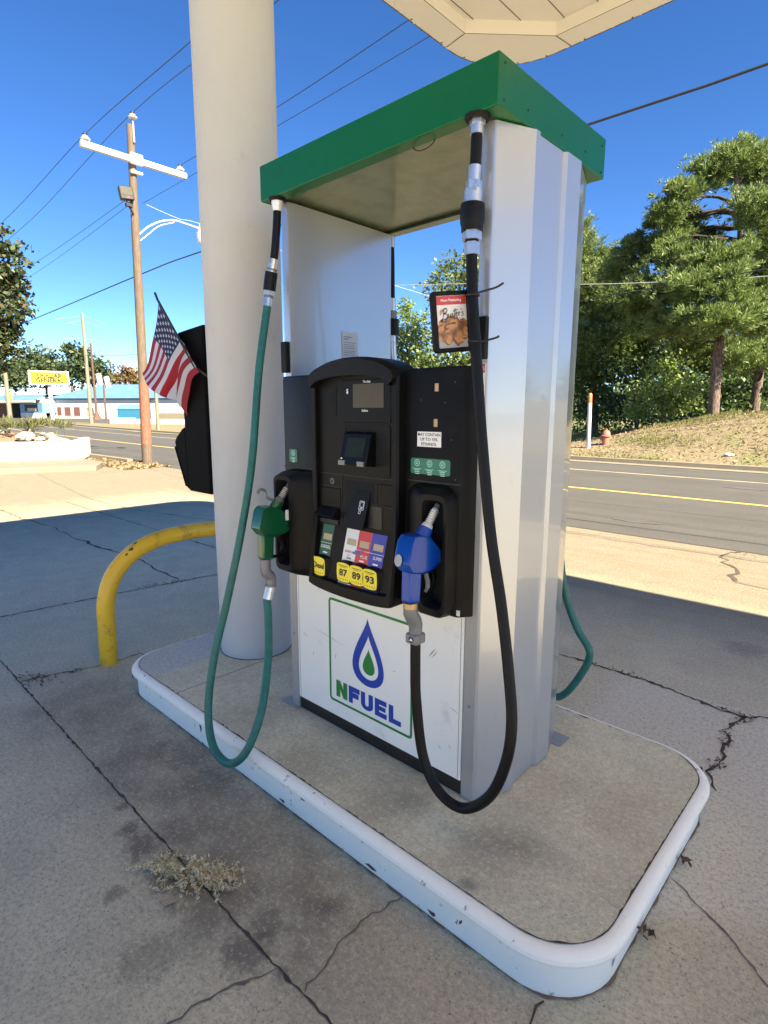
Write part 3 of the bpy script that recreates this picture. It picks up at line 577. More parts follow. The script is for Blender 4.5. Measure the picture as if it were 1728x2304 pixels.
# ---- console
def cyo(z): return -.032 * min(1, max(0, (1.13 - z) / .24))
def arch(hw, zs, ztop, zb, zbm, n=18, r=.0):
    top = [(hw * math.cos(PI * k / n), zs + (ztop - zs) * math.sin(PI * k / n) ** .9) for k in range(n + 1)]
    bot = [(-hw * math.cos(PI * k / n), zb - (zb - zbm) * math.sin(PI * k / n)) for k in range(n + 1)]
    return top + [(-hw, 1.13)] + bot + [(hw, 1.13)]
O = arch(.232, 1.682, 1.757, .866, .842); I = arch(.206, 1.652, 1.692, .905, .893)
def L(poly, y, off=True): return [(x, y + (cyo(z) if off else 0), z) for x, z in poly]
def shrink(poly, d): return [(x * (1 - d / .23), 1.29 + (z - 1.29) * (1 - d / .44)) for x, z in poly]
b = MB('black_plastic')
b.loops([L(O, -.300, False), L(O, -.394), L(shrink(O, .006), -.403), L(shrink(I, -.004), -.403), L(I, -.399), L(I, -.381)], None, False, False)
b.plate([q for q in I if q[1] > 1.129], [], lambda u, v: (u, -.381 + cyo(v), v)); b.plate([q for q in I if q[1] < 1.131], [], lambda u, v: (u, -.381 + cyo(v), v))
cons = b.build('console', disp, smooth=True, ang=30)
# deeper visor over the display
b = MB('black_plastic')
vo = [(x, z) for x, z in O if z > 1.68]; vi = [(x, z) for x, z in I if z > 1.651][:len(vo)]
def visor(k): return [(vo[i][0] * (1 - .02 * k), -.395 - .028 * k, vo[i][1] - .012 * k) for i in range(len(vo))]
def visin(k): return [(vi[i][0] * .99, -.395 - .028 * k, vi[i][1] - .002) for i in range(len(vo))]
b.loops([visor(0), visor(.7), visor(1), visin(1), visin(0)], None, False, False, closed=False)
b.build('visor', cons, smooth=True, ang=50)
Yc = -.381
def cb(name, mat, x0, x1, z0, z1, d=.001, base=0, bev=0):
    b = MB(mat); y0 = Yc - base - d
    vs = [(x, y + cyo(z), z) for z in (z0, z1) for y in (y0, Yc + .002) for x in (x0, x1)]
    b.add(vs, [(0, 2, 3, 1), (4, 5, 7, 6), (0, 1, 5, 4), (2, 6, 7, 3), (0, 4, 6, 2), (1, 3, 7, 5)])
    return b.build(name, cons, bevel=bev)
cb('display_frame', 'black_gloss', -.068, .182, 1.520, 1.676, .003, bev=.002)
cb('display', 'lcd', -.006, .150, 1.574, 1.660, .0042)
yy = Yc - .0046
for t_, cx_, cz_, w_, h_ in (('$', -.036, 1.634, None, .020), ('This Sale', .066, 1.6675, .038, .0085), ('Gallons', .056, 1.5645, .032, .0085)):
    b = MB('ink_white'); b.text(t_, lambda u, v: (cx_ + u, yy, cz_ + v), w=w_, h=h_, bold=.012); b.build('lettering', cons)
for s in (-1, 1):
    b = MB('void'); x = -.122 if s < 0 else .196
    b.box(x - .020, x + .012 if s > 0 else x + .022, Yc - .0012, Yc, 1.545, 1.65)
    for k in range(8): b.box(x - .018, x + (.010 if s > 0 else .020), Yc - .0026, Yc - .0010, 1.551 + .012 * k, 1.555 + .012 * k, 'black_plastic')
    b.build('speaker_grille', cons)
b = MB('black_plastic'); b.plate(rrect(-.178, .180, 1.325, 1.512, .012), [rrect(-.050, .160, 1.372, 1.508, .004)], lambda u, v: (u, Yc - .003, v)); b.build('screen_surround', cons)
cb('screen_recess', 'void', -.050, .160, 1.355, 1.508, .0006)
# pay terminal: tilted box with a small screen
b = MB('black_gloss'); xa, xb = -.036, .108
b.loops([[(xa, -.379, 1.360), (xb, -.379, 1.360), (xb, -.379, 1.487), (xa, -.379, 1.487)], [(xa, -.436, 1.366), (xb, -.436, 1.366), (xb, -.406, 1.480), (xa, -.406, 1.480)]], None, True, True)
term = b.build('pay_terminal', cons, bevel=.003)
def ts(u, v): t = (v - 1.366) / .114; return (u, -.4372 + .030 * t, v)
b = MB('lcd'); b.add([ts(-.008, 1.396), ts(.088, 1.396), ts(.088, 1.466), ts(-.008, 1.466)], [(0, 1, 2, 3)]); b.names = []; b.m = [b.mi('dark_glass')] ; b.build('screen', cons)
for x in (-.034, .066):
    b = MB('zinc'); b.box(x, x + .034, -.4395, -.430, 1.364, 1.382); b.build('terminal_key', cons, bevel=.001)
b = MB('sticker_white'); b.add([ts(-.030, 1.386), ts(-.016, 1.386), ts(-.023, 1.393)], [(0, 1, 2)]); b.build('terminal_mark', cons)
# lower key field
for x0, z0, x1, z1 in ((-.205, 1.318, .205, 1.320), (-.075, 1.12, -.073, 1.316), (-.205, 1.268, -.078, 1.2695), (.112, 1.126, .1135, 1.30), (.150, 1.215, .200, 1.2165), (.060, 1.219, .15, 1.2205), (.140, 1.126, .1415, 1.22)):
    cb('seam', 'brown_black', x0, x1, z0, z1, .0016)
cb('cover_plate', 'black_plastic', -.200, -.082, 1.185, 1.262, .003, bev=.002)
cb('cover_plate', 'black_plastic', .118, .198, 1.222, 1.30, .003, bev=.002)
cb('cover_plate', 'brown_black', .074, .138, 1.128, 1.215, .002, bev=.002)
b = MB('zinc'); ring(b, -.131, Yc - .0015, 1.289, .008, .0115, 'zinc', 20); b.disc((-.131, Yc - .0012, 1.289), .006, 0, 14, 'ink_black'); b.build('key_lock', cons)
b = MB('black_plastic'); b.loops([[(-.205, Yc, 1.186), (-.092, Yc, 1.186), (-.092, Yc, 1.135), (-.205, Yc, 1.135)], [(-.205, Yc - .004, 1.186), (-.092, Yc - .004, 1.186), (-.092, Yc - .040, 1.152), (-.205, Yc - .040, 1.152)], ], None, False, True); b.build('receipt_flap', cons, bevel=.002)
cb('receipt_slot', 'brown_black', -.205, -.095, 1.118, 1.134, .006)
cb('reader_throat', 'void', -.056, .096, 1.125, 1.300, .0008)
b = MB('black_plastic'); b.loops([[(-.048, Yc - .001, 1.128), (.064, Yc - .001, 1.128), (.085, Yc - .001, 1.268), (.005, Yc - .001, 1.268)], [(-.050, Yc - .030, 1.122), (.066, Yc - .030, 1.122), (.085, Yc - .003, 1.262), (.004, Yc - .003, 1.262)]], None, False, True)
b.build('card_reader', cons, bevel=.002)
b = MB('ink_white')
def cr(u, v):
    u, v = .047 + (u - .048) * .72, 1.205 + (v - 1.206) * .72
    t = (v - 1.122) / .14; return (u + .10 * (v - 1.215), Yc - .0315 + .027 * t, v)
for o_, i_ in ((rrect(.030, .066, 1.192, 1.240, .005), rrect(.0325, .0635, 1.1945, 1.2375, .004)), (rrect(.037, .060, 1.207, 1.233, .003), rrect(.039, .058, 1.209, 1.231, .002)), (rrect(.034, .050, 1.172, 1.188, .001), rrect(.036, .048, 1.174, 1.186, .001))):
    b.plate(o_, [i_], cr)
b.plate([(.036, 1.197), (.060, 1.201), (.050, 1.206)], [], cr); b.build('card_pictogram', cons)
# grade strips
def gq(u, v): return (u - .03 * max(0, (1.11 - v) / .23), Yc + cyo(v) , v)
for (x0, x1, mat, word, wx, ww) in ((-.181, -.115, 'grade_green', 'DIESEL', -.146, .058), (-.043, .026, 'grade_white', None, 0, 0), (.026, .097, 'grade_red', 'PLUS', .073, .036), (.097, .172, 'grade_blue', 'SUPER', .143, .045)):
    b = MB(mat); g = lambda u, v, d=.0012: tuple(np.array(gq(u, v)) - (0, d, 0))
    b.add([g(x0, .885), g(x1, .885), g(x1, 1.112), g(x0, 1.112)], [(0, 1, 2, 3)])
    xm = (x0 + x1) / 2 + .003; zw = 1.062
    b.add([g(xm - .025, zw - .0125, .002), g(xm + .025, zw - .0125, .002), g(xm + .025, zw + .0125, .002), g(xm - .025, zw + .0125, .002)], [(0, 1, 2, 3)], 'lcd_pale')
    if mat != 'grade_white': b.add([g(x0, 1.036, .002), g(x1, 1.036, .002), g(x1, 1.0375, .002), g(x0, 1.0375, .002)], [(0, 1, 2, 3)], 'ink_white')
    if word: b.text(word, lambda u, v: g(wx + u, 1.021 + v + (-.006 if word == 'PLUS' else 0), .0021), w=ww, h=.0125, bold=.01, mat='ink_white')
    b.plate(rrect(xm - .013, xm + .013, .9945, 1.0005, .002), [], lambda u, v: g(u, v, .0021), 'ink_white' if mat != 'grade_white' else 'ink_grey')
    if mat == 'grade_white': b.text('REGULAR', lambda u, v: g(xm + u, 1.023 + v, .0021), w=.054, h=.009, mat='ink_red')
    b.build('grade_strip', cons)
b = MB('smudge_blue'); rs = random.Random(3)
for k in range(9):
    cx, cz = rs.uniform(.015, .062), rs.uniform(1.018, 1.042); r = rs.uniform(.006, .011)
    b.add([g(cx + r * rs.uniform(.5, 1.3) * math.cos(a), cz + r * .6 * rs.uniform(.5, 1.2) * math.sin(a), .0024 + .0001 * k) for a in np.linspace(0, 2 * PI, 9)[:-1]], [tuple(range(8))])
for k in range(6):
    cx, cz = rs.uniform(-.04, .02), rs.uniform(1.0, 1.032)
    b.add([g(cx, cz, .0024), g(cx + .014, cz - .005, .0024), g(cx + .013, cz - .0025, .0024)], [(0, 1, 2)], 'ink_grey')
b.build('scuff', cons)
# yellow grade buttons on black blocks
for (x, z, t) in ((-.177, .940, 'Diesel'), (-.031, .942, '87'), (.042, .943, '89'), (.113, .943, '93')):
    hw, hh = .0385, .039
    def barrel(k, sx=1.0): return [(x + (hw * k) * sx * (1 - .10 * abs(q) ** 2) * sg, z + hh * k * q) for sg, qs in ((1, np.linspace(-.82, .82, 9)), ) for q in qs] + [(x + hw * k * .9 * math.cos(a), z + hh * k * (.82 + .2 * math.sin(a))) for a in np.linspace(.15, PI - .15, 7)] + [(x - (hw * k) * (1 - .10 * q * q), z + hh * k * q) for q in np.linspace(.82, -.82, 9)] + [(x - hw * k * .9 * math.cos(a), z - hh * k * (.82 + .2 * math.sin(a))) for a in np.linspace(.15, PI - .15, 7)]
    yb = Yc + cyo(z); b = MB('black_gloss')
    o3 = [barrel(1.10), barrel(1.08), barrel(1.0)]
    b.loops([[(u + .012, yb + .004, v) for u, v in barrel(1.18)], [(u, yb - .014, v) for u, v in barrel(1.06)]], None, False, True)
    yf = yb - .0146
    b.plate(barrel(.98), [], lambda u, v: (u, yf, v), 'pad_yellow')
    dark = 'ink_black'
    if t == 'Diesel': b.text(t, lambda u, v: (x + u, yf - .0006, z + .004 + v), w=.064, h=.025, bold=.03, mat=dark)
    else:
        b.text(t, lambda u, v: (x + u, yf - .0006, z - .001 + v), w=.046, h=.029, bold=.035, mat=dark)
        b.box(x - .026, x + .026, yf - .0006, yf - .0002, z + .0255, z + .028, dark); b.box(x - .016, x + .016, yf - .0006, yf - .0002, z + .0205, z + .022, dark)
    for k in range(5): b.disc((x - .024 + .012 * k, yf - .0006, z - .0275), .0022, 0, 8, dark)
    b.build('grade_button', cons)

# ================================================================ hoses with nozzles
def hose_thing(side, label, pts, mat, r, nozz, fit):
    t = thing('fuel_hose', tuple(pts[0]), label, 'fuel hose', 'hoses of the dispenser')
    return t
def tubepart(name, parent, pts, r, mat, n=14, smooth=True):
    b = MB(mat); b.tube(pts, r, n); return b.build(name, parent, smooth=smooth, ang=50)
def along(path, z):         # first point of the hanging path at height z
    for i in range(len(path) - 1):
        if path[i][2] >= z >= path[i + 1][2]:
            t = (path[i][2] - z) / (path[i][2] - path[i + 1][2] + 1e-9); return path[i] * (1 - t) + path[i + 1] * t
    return path[-1]
def seg(path, za, zb, n=5): return [along(path, z) for z in np.linspace(za, zb, n)]
def hexpart(name, parent, path, za, zb, r, mat): return tubepart(name, parent, [along(path, za), along(path, zb)], r, mat, 6, False)

def nozzle(parent, x, dy, body, collar, grip, s):
    n = MB(body)
    def Y(p): return [(y + dy, z) for y, z in p]
    prof = Y([(-.572, 1.085), (-.552, 1.160), (-.535, 1.176), (-.492, 1.172), (-.462, 1.164), (-.430, 1.132), (-.406, 1.108), (-.404, 1.066), (-.440, 1.048), (-.486, 1.040), (-.545, 1.052)])
    n.loops([[(x - .024, y, z) for y, z in prof], [(x - .033, y + (-.49 + dy - y) * .05, z + (1.11 - z) * .05) for y, z in prof][:]], None, True, False)
    n.loops([[(x - .033, y + (-.49 + dy - y) * .05, z + (1.11 - z) * .05) for y, z in prof], [(x + .033, y + (-.49 + dy - y) * .05, z + (1.11 - z) * .05) for y, z in prof]])
    n.loops([[(x + .033, y + (-.49 + dy - y) * .05, z + (1.11 - z) * .05) for y, z in prof], [(x + .024, y, z) for y, z in prof]], None, False, True)
    nz = n.build('nozzle', parent, bevel=.006, seg=3)
    g = MB(grip); gp = Y([(-.546, 1.062), (-.486, 1.052), (-.494, .942), (-.550, .952)])
    g.prismx(gp, x - .021, x + .021); g.build('grip', nz, bevel=.009, seg=3)
    c = MB(collar); c.tube([(x, -.470 + dy, 1.154), (x, -.447 + dy, 1.182)], [.027, .023], 14); c.build('collar', nz, smooth=True)
    c = MB('white_alu' if s > 0 else 'zinc'); c.tube([(x, -.450 + dy, 1.179), (x, -.437 + dy, 1.194), (x, -.433 + dy, 1.199)], [.0215, .018, .012], 14)
    c.tube([(x, -.436 + dy, 1.196), (x, -.398 + dy, 1.240)], .0115, 12)
    c.tube([(x, -.398 + dy, 1.240), (x, -.386 + dy, 1.254)], .0095, 12, 'zinc')
    for k in range(6):
        t0 = k / 6; cy_, cz_ = -.431 + .032 * t0 + dy, 1.201 + .037 * t0
        c.tube([(x + .0135 * math.cos(a), cy_ - .0135 * math.sin(a) * .75 + .003 * a / 6, cz_ + .0135 * math.sin(a) * .65 + .0035 * a / 6) for a in np.linspace(0, 2 * PI, 13)], .0019, 6, 'steel')
    c.build('spout', nz, smooth=True)
    l = MB('black_gloss'); l.tube(spline([(x, -.430 + dy, 1.052), (x, -.405 + dy, 1.030), (x, -.400 + dy, .990), (x, -.430 + dy, .952), (x, -.490 + dy, .952)], 5), .0075, 8); l.build('lever_guard', nz, smooth=True)
    l = MB('zinc' if s > 0 else 'black_gloss'); l.tube(spline([(x, -.455 + dy, 1.046), (x, -.440 + dy, 1.020), (x, -.432 + dy, .985), (x, -.446 + dy, .966)], 5), [.008] * 12 + [.006] * 4, 8); l.build('lever', nz, smooth=True)
    if s < 0:
        l = MB('zinc'); l.tube(spline([(x - .012, -.452 + dy, 1.186), (x - .022, -.487 + dy, 1.202), (x - .024, -.497 + dy, 1.232), (x - .024, -.520 + dy, 1.240), (x - .024, -.534 + dy, 1.226)], 5), .006, 8); l.build('hook', nz, smooth=True)
        l = MB('sticker_white'); l.obox((x + .0335, -.43 + dy, 1.128), (.001, 0, 0), (0, .008, 0), (0, 0, .022)); l.build('hang_tag', nz)
    else:
        l = MB('sticker_white'); l.add([(x - .012 + .016 * math.cos(a), -.5735 + dy + .012 * (math.sin(a) + 1) * .28, 1.096 + .020 * math.sin(a)) for a in np.linspace(0, 2 * PI, 10)[:-1]], [tuple(range(9))], 'poster_grey'); l.build('worn_patch', nz)
    return nz

# right hose (black) with blue nozzle
Rp = [(.489, -.346, 2.415), (.486, -.346, 2.30), (.482, -.348, 2.20), (.485, -.352, 2.05), (.497, -.358, 1.91), (.525, -.372, 1.74), (.565, -.385, 1.48), (.615, -.395, 1.19), (.668, -.405, .975), (.716, -.425, .77), (.748, -.45, .625), (.740, -.462, .495),
      (.694, -.472, .365), (.606, -.485, .283), (.512, -.495, .302), (.442, -.497, .405), (.408, -.496, .60), (.401, -.494, .72), (.400, -.494, .80)]
path = spline(Rp, 8)
rh = thing('fuel_hose', (.489, -.346, 2.415), 'black fuel hose with the blue nozzle, looping down by the right column of the dispenser', 'fuel hose', 'fuel hoses hung from the dispenser')
i0 = next(i for i, p in enumerate(path) if p[2] < 2.035)
tubepart('hose', rh, path[i0 - 1:], .0175, 'rubber_black', 16)
hexpart('fitting', rh, path, 2.4145, 2.392, .024, 'steel'); tubepart('fitting', rh, seg(path, 2.392, 2.366, 3), .020, 'steel')
tubepart('whip_hose', rh, seg(path, 2.366, 2.282, 5), .0165, 'rubber_black')
tubepart('fitting', rh, seg(path, 2.282, 2.240, 3), .0195, 'steel'); hexpart('fitting', rh, path, 2.240, 2.216, .0245, 'steel'); tubepart('fitting', rh, seg(path, 2.216, 2.174, 3), .0285, 'steel')
bb = MB('rubber_black'); q = seg(path, 2.176, 2.098, 7); bb.tube(q, [.036, .0375, .0375, .037, .0365, .033, .0325], 18); bb.build('breakaway', rh, smooth=True, ang=40)
hexpart('fitting', rh, path, 2.098, 2.073, .0295, 'steel'); tubepart('fitting', rh, seg(path, 2.073, 2.066, 2), .021, 'rubber_black'); hexpart('fitting', rh, path, 2.066, 2.030, .024, 'steel')
bb = MB('black_plastic'); bb.lathe((.489, -.346, 2.4145 - .012), [(.034, 0), (.038, .006), (.038, .0125)], 20); bb.build('flange', rh, smooth=True)
nozzle(rh, .40, 0, 'blue_plastic', 'blue_plastic', 'blue_plastic', 1)
tubepart('swivel_ring', rh, [(.40, -.5225, .948), (.40, -.5225, .930)], .024, 'brass')
tubepart('swivel', rh, [(.40, -.522, .932), (.40, -.522, .912), (.40, -.512, .895), (.40, -.500, .878), (.40, -.494, .862), (.40, -.494, .832)], [.024, .024, .0245, .0245, .024, .0225], 'zinc', 10)
bb = MB('zinc'); bb.box(.375, .425, -.519, -.469, .800, .836); bb.build('clamp', rh, bevel=.006)
bb = MB('ink_black'); bb.disc((.402, -.5196, .818), .011, 0, 14); bb.prismy([(.394, .814), (.410, .814), (.402, .824)], -.5199, -.5197, 'ink_white'); bb.build('badge', rh)

# left hose (green) with green nozzle, loop swinging out over the kerb
Lp = [(-.489, -.342, 2.415), (-.493, -.343, 2.33), (-.508, -.350, 2.20), (-.525, -.358, 2.12), (-.540, -.368, 2.01), (-.532, -.430, 1.73), (-.507, -.50, 1.345), (-.518, -.56, 1.05), (-.540, -.63, .755), (-.548, -.70, .52), (-.530, -.75, .31), (-.468, -.772, .175),
      (-.350, -.772, .146), (-.266, -.742, .220), (-.255, -.672, .364), (-.312, -.590, .535), (-.370, -.540, .68), (-.40, -.522, .775)]
path = spline(Lp, 8)
lh = thing('fuel_hose', (-.489, -.342, 2.415), 'teal green fuel hose with the green nozzle, its loop hanging over the white kerb', 'fuel hose', 'fuel hoses hung from the dispenser')
i0 = next(i for i, p in enumerate(path) if p[2] < 2.00)
tubepart('hose', lh, path[i0 - 1:], .0168, 'hose_green', 16)
bb = MB('white_alu'); q = seg(path, 2.4145, 2.368, 4); bb.tube(q, [.024, .024, .020, .018], 14); bb.build('fitting', lh, smooth=True)
tubepart('whip_hose', lh, seg(path, 2.368, 2.185, 7), .0165, 'rubber_black'); tubepart('fitting', lh, seg(path, 2.185, 2.148, 3), .0195, 'steel'); tubepart('fitting', lh, seg(path, 2.148, 2.140, 2), .021, 'zinc'); tubepart('fitting', lh, seg(path, 2.140, 2.134, 2), .0195, 'steel')
tubepart('breakaway', lh, seg(path, 2.134, 2.062, 3), .0265, 'rubber_black'); hexpart('fitting', lh, path, 2.062, 2.042, .0255, 'steel'); tubepart('fitting', lh, seg(path, 2.042, 2.030, 2), .019, 'zinc'); tubepart('fitting', lh, seg(path, 2.030, 1.996, 3), .0205, 'steel')
bb = MB('black_plastic'); bb.lathe((-.489, -.342, 2.4145 - .010), [(.032, 0), (.036, .005), (.036, .0105)], 20); bb.build('flange', lh, smooth=True)
nozzle(lh, -.40, 0, 'green_plastic', 'green_plastic', 'green_plastic', -1)
tubepart('swivel', lh, spline([(-.40, -.523, .948), (-.40, -.524, .905), (-.40, -.519, .886), (-.40, -.506, .874), (-.40, -.498, .858), (-.40, -.500, .828)], 3), .0225, 'zinc', 12)
tubepart('swivel_ring', lh, [(-.40, -.501, .832), (-.40, -.502, .824)], .0245, 'zinc')
tubepart('ferrule', lh, [(-.40, -.502, .825), (-.40, -.520, .772)], .0205, 'steel')

# rear hoses, seen past the dispenser
Bp = [(.46, .346, 2.415), (.45, .36, 2.2), (.43, .40, 1.9), (.41, .43, 1.4), (.425, .47, 1.0), (.452, .500, .76), (.512, .512, .60), (.572, .515, .515), (.577, .52, .465), (.553, .515, .392), (.49, .505, .275), (.43, .50, .235), (.36, .50, .30), (.36, .49, .6), (.40, .47, .80)]
rg = thing('fuel_hose', (.489, .346, 2.415), 'teal green fuel hose bulging out behind the right column of the dispenser', 'fuel hose', 'fuel hoses hung from the dispenser')
tubepart('hose', rg, spline(Bp, 8), .0168, 'hose_green', 14)
pb = spline([(-.489, .346, 2.415), (-.488, .35, 2.30), (-.486, .352, 2.12), (-.484, .36, 1.84), (-.46, .40, 1.5), (-.44, .46, .9), (-.5, .5, .45), (-.42, .5, .28), (-.34, .49, .45), (-.38, .46, .8)], 8)
rb = thing('fuel_hose', (-.489, .346, 2.415), 'black fuel hose hanging at the back, seen through the opening of the dispenser', 'fuel hose', 'fuel hoses hung from the dispenser')
tubepart('hose', rb, [p for p in pb if p[2] < 1.80], .0175, 'rubber_black', 12)
tubepart('whip_hose', rb, seg(pb, 2.36, 2.12, 5), .0165, 'rubber_black'); tubepart('fitting', rb, seg(pb, 2.412, 2.36, 3), .020, 'steel'); tubepart('fitting', rb, seg(pb, 2.12, 2.06, 3), .020, 'steel')
tubepart('breakaway', rb, seg(pb, 2.02, 1.94, 3), .036, 'rubber_black'); tubepart('fitting', rb, seg(pb, 2.06, 2.02, 3), .026, 'zinc'); tubepart('fitting', rb, seg(pb, 1.94, 1.79, 3), .021, 'steel')

# ================================================================ advertising sign tied to the hose
ad = thing('advertising_sign', (.436, -.385, 1.845), 'small black framed fried chicken poster tied to the black hose', 'advertising sign')
ex = P(.529, .843, .095); ex /= np.linalg.norm(ex); ez = P(-.054, -.079, .995); ez -= ex * (ez @ ex); ez /= np.linalg.norm(ez); ey = np.cross(ez, ex)   # ey points away from the viewer
AO = P(.441, -.385, 1.837)
def af(u, v, d=0): return tuple(AO + ex * u * .864 + ez * v * .962 - ey * d)
b = MB('black_plastic')
oo = rrect(-.077, .077, -.095, .095, .014); ii = rrect(-.057, .057, -.081, .081, .003)
b.loops([[af(u, v, -.008) for u, v in oo], [af(u, v, .004) for u, v in oo], [af(u * .97, v * .97, .007) for u, v in oo], [af(u, v, .006) for u, v in ii], [af(u, v, .003) for u, v in ii]], None, True, False)
b.build('frame', ad, smooth=True, ang=35)
b = MB('poster_paper'); b.plate(ii, [], lambda u, v: af(u, v, .0032), 'poster_paper')
b.add([af(-.056, .053, .0034), af(.056, .053, .0034), af(.056, .080, .0034), af(-.056, .080, .0034)], [(0, 1, 2, 3)], 'poster_red')
b.text('Now Featuring', lambda u, v: af(u, .066 + v, .0037), w=.078, h=.011, bold=.015, mat='ink_white')
b.add([af(-.056, -.08, .0034), af(.056, -.08, .0034), af(.056, -.052, .0034), af(.02, -.045, .0034), (af(-.02, -.048, .0034)), af(-.056, -.055, .0034)], [tuple(range(6))], 'poster_grey')
rs = random.Random(11)
def blobpoly(cx, cz, r, q, d, mat):
    b.add([af(min(.056, max(-.056, cx + r * rs.uniform(.75, 1.2) * math.cos(a))), cz + r * q * rs.uniform(.75, 1.2) * math.sin(a), d) for a in np.linspace(0, 2 * PI, 15)[:-1]], [tuple(range(14))], mat)
for k, (cx, cz, r, q) in enumerate([(-.035, -.010, .022, .7), (.038, -.008, .020, .8), (0, .000, .028, .6), (-.04, -.028, .020, .9), (.04, -.028, .024, .8), (.0, -.022, .03, .6), (-.018, -.046, .018, 1.3), (.022, -.048, .022, 1.1), (-.042, -.045, .016, .9), (.044, -.042, .014, 1)]):
    blobpoly(cx, cz, r * 1.08, q, .0036 + .0002 * k, 'shutter_brown'); blobpoly(cx, cz + .001, r, q, .0037 + .0002 * k, 'chicken')
# script lettering as brush strokes
def stroke(pts, w, mat='ink_black'):
    pp = spline(pts, 5); L = len(pp); vs = []
    for i, p in enumerate(pp):
        t = pp[min(L - 1, i + 1)] - pp[max(0, i - 1)]; t /= np.linalg.norm(t) + 1e-9; n_ = np.array([-t[1], t[0]]) * w * (.55 + .45 * abs(math.sin(3 * i / L * PI + .6)))
        vs += [p + n_, p - n_]
    b.add([af(v[0], v[1], .0058) for v in vs], [(2 * i, 2 * i + 1, 2 * i + 3, 2 * i + 2) for i in range(L - 1)], mat)
A = lambda *q: [(u * .001, .012 + v * .001 + .10 * (u * .001)) for u, v in q]
stroke(A((-30, 26), (-33, 12), (-38, -4), (-42, -8), (-43, -2), (-36, 2)), .0016)
stroke(A((-38, 24), (-26, 32), (-18, 28), (-22, 20), (-32, 16), (-20, 14), (-18, 4), (-28, -1), (-36, 2)), .0017)
stroke(A((-13, 14), (-15, 5), (-11, 2), (-6, 6), (-4, 14), (-6, 4), (-3, 2)), .0014)
stroke(A((4, 14), (0, 11), (4, 7), (1, 1), (-3, 3)), .0014)
stroke(A((13, 27), (10, 10), (8, 0), (6, -6)), .0015); stroke(A((4, 19), (12, 21), (22, 22)), .0015)
stroke(A((14, 8), (20, 11), (19, 15), (15, 13), (15, 4), (22, 4)), .0014)
stroke(A((25, 14), (26, 3), (27, 11), (32, 14)), .0014); stroke(A((36, 24), (35, 19)), .0013)
stroke(A((43, 14), (38, 11), (43, 6), (39, 1), (35, 2)), .0014)
for k in range(3): stroke(A((-46, 14 + 5 * k), (-40, 20 + 5 * k), (-36, 20 + 5 * k)), .0012, 'poster_red')
b.text('FRIED', lambda u, v: af(.036 + u, .0085 + v, .0058), w=.020, h=.0035, mat='tan_label'); b.text('CHICKEN', lambda u, v: af(.033 + u, .0025 + v, .0058), w=.030, h=.0035, mat='tan_label')
b.build('poster', ad)
for z0, tip in ((1.912, [(.505, -.370, 1.912), (.55, -.385, 1.913), (.60, -.392, 1.916), (.628, -.396, 1.924)]), (1.772, [(.53, -.375, 1.77), (.575, -.386, 1.772), (.610, -.392, 1.776), (.618, -.393, 1.780)])):
    b = MB('ink_black'); b.tube(spline(tip, 4), .0032, 6)
    c0 = along(spline(Rp, 8), z0); b.tube([(c0[0] + .021 * math.cos(a), c0[1] + .021 * math.sin(a), z0) for a in np.linspace(0, 2 * PI, 15)], .003, 6)
    b.build('cable_tie', ad, smooth=True)
# ================================================================ island, column, canopy
def offset_rr(d): return rrect(-1.615 - d, 1.098 + d, -.652 - d, .553 + d, .20 + d, 10)
isl = thing('pump_island', (-.26, -.05, 0), 'raised concrete island with a white painted rounded kerb under the dispenser', 'pump island')
b = MB('kerb_paint')
prof = [(.006, -.02), (.007, .108), (.010, .113), (.022, .115), (.030, .121), (.034, .131), (.032, .143), (.025, .152), (.015, .157), (.004, .1592), (-.005, .1588)]
b.loops([[(x, y, z) for x, y in offset_rr(d)] for d, z in prof]); b.build('kerb', isl, smooth=True, ang=28)
b = MB('concrete_island'); b.loops([[(x, y, .158) for x, y in offset_rr(-.0040)], [(x, y, .160) for x, y in offset_rr(-.0055)]], None, False, True); b.build('slab', isl)
b = MB('crack_dark'); rs = random.Random(5)
n = len(offset_rr(0)); A_ = offset_rr(-.0045); L1 = []; L2 = []
dens = 6
def dense(poly, step=.03):
    out = []
    for i in range(len(poly)):
        p, q = np.array(poly[i]), np.array(poly[(i + 1) % len(poly)]); m_ = max(1, int(np.linalg.norm(q - p) / step))
        for k in range(m_): out.append(tuple(p + (q - p) * k / m_))
    return out
dn = dense(offset_rr(-.0035), .018); cxy = np.array([-.26, -.05])
wob = [max(0, .0035 * rs.random() ** 2 + (.004 if rs.random() < .10 else 0)) for _ in dn]
inn = []
for (x, y), w in zip(dn, wob):
    nx = -1 if x > 1.09 - .1 else 0
    v = np.array([x, y]) - cxy; v[0] /= 1.36; v[1] /= .6; v = v / max(abs(v)); inn.append((x - .0022 * (abs(v[0]) > .9) * np.sign(v[0]) - w * np.sign(v[0]) * (abs(v[0]) > .9), y - (.0016 + w) * (abs(v[1]) > .9) * np.sign(v[1])))
b.loops([[(x, y, .1622) for x, y in dn], [(x, y, .1622) for x, y in inn]]); b.build('kerb_gap', isl)
b = MB('rust_chip'); rc = random.Random(9)
def kerb_chip(b, x, z, w, h):      # on the front face (y about -.66)
    y = -.6595 if z < .11 else -.652 - .034 - .0012
    b = MB('rust_chip'); pts_ = [(x + w * rc.uniform(.45, 1.2) * math.cos(a), y, z + h * rc.uniform(.4, 1.2) * math.sin(a)) for a in np.linspace(0, 2 * PI, 10)[:-1]]
    b.add(pts_, [tuple(range(9))]); b.build('paint_chip', isl)
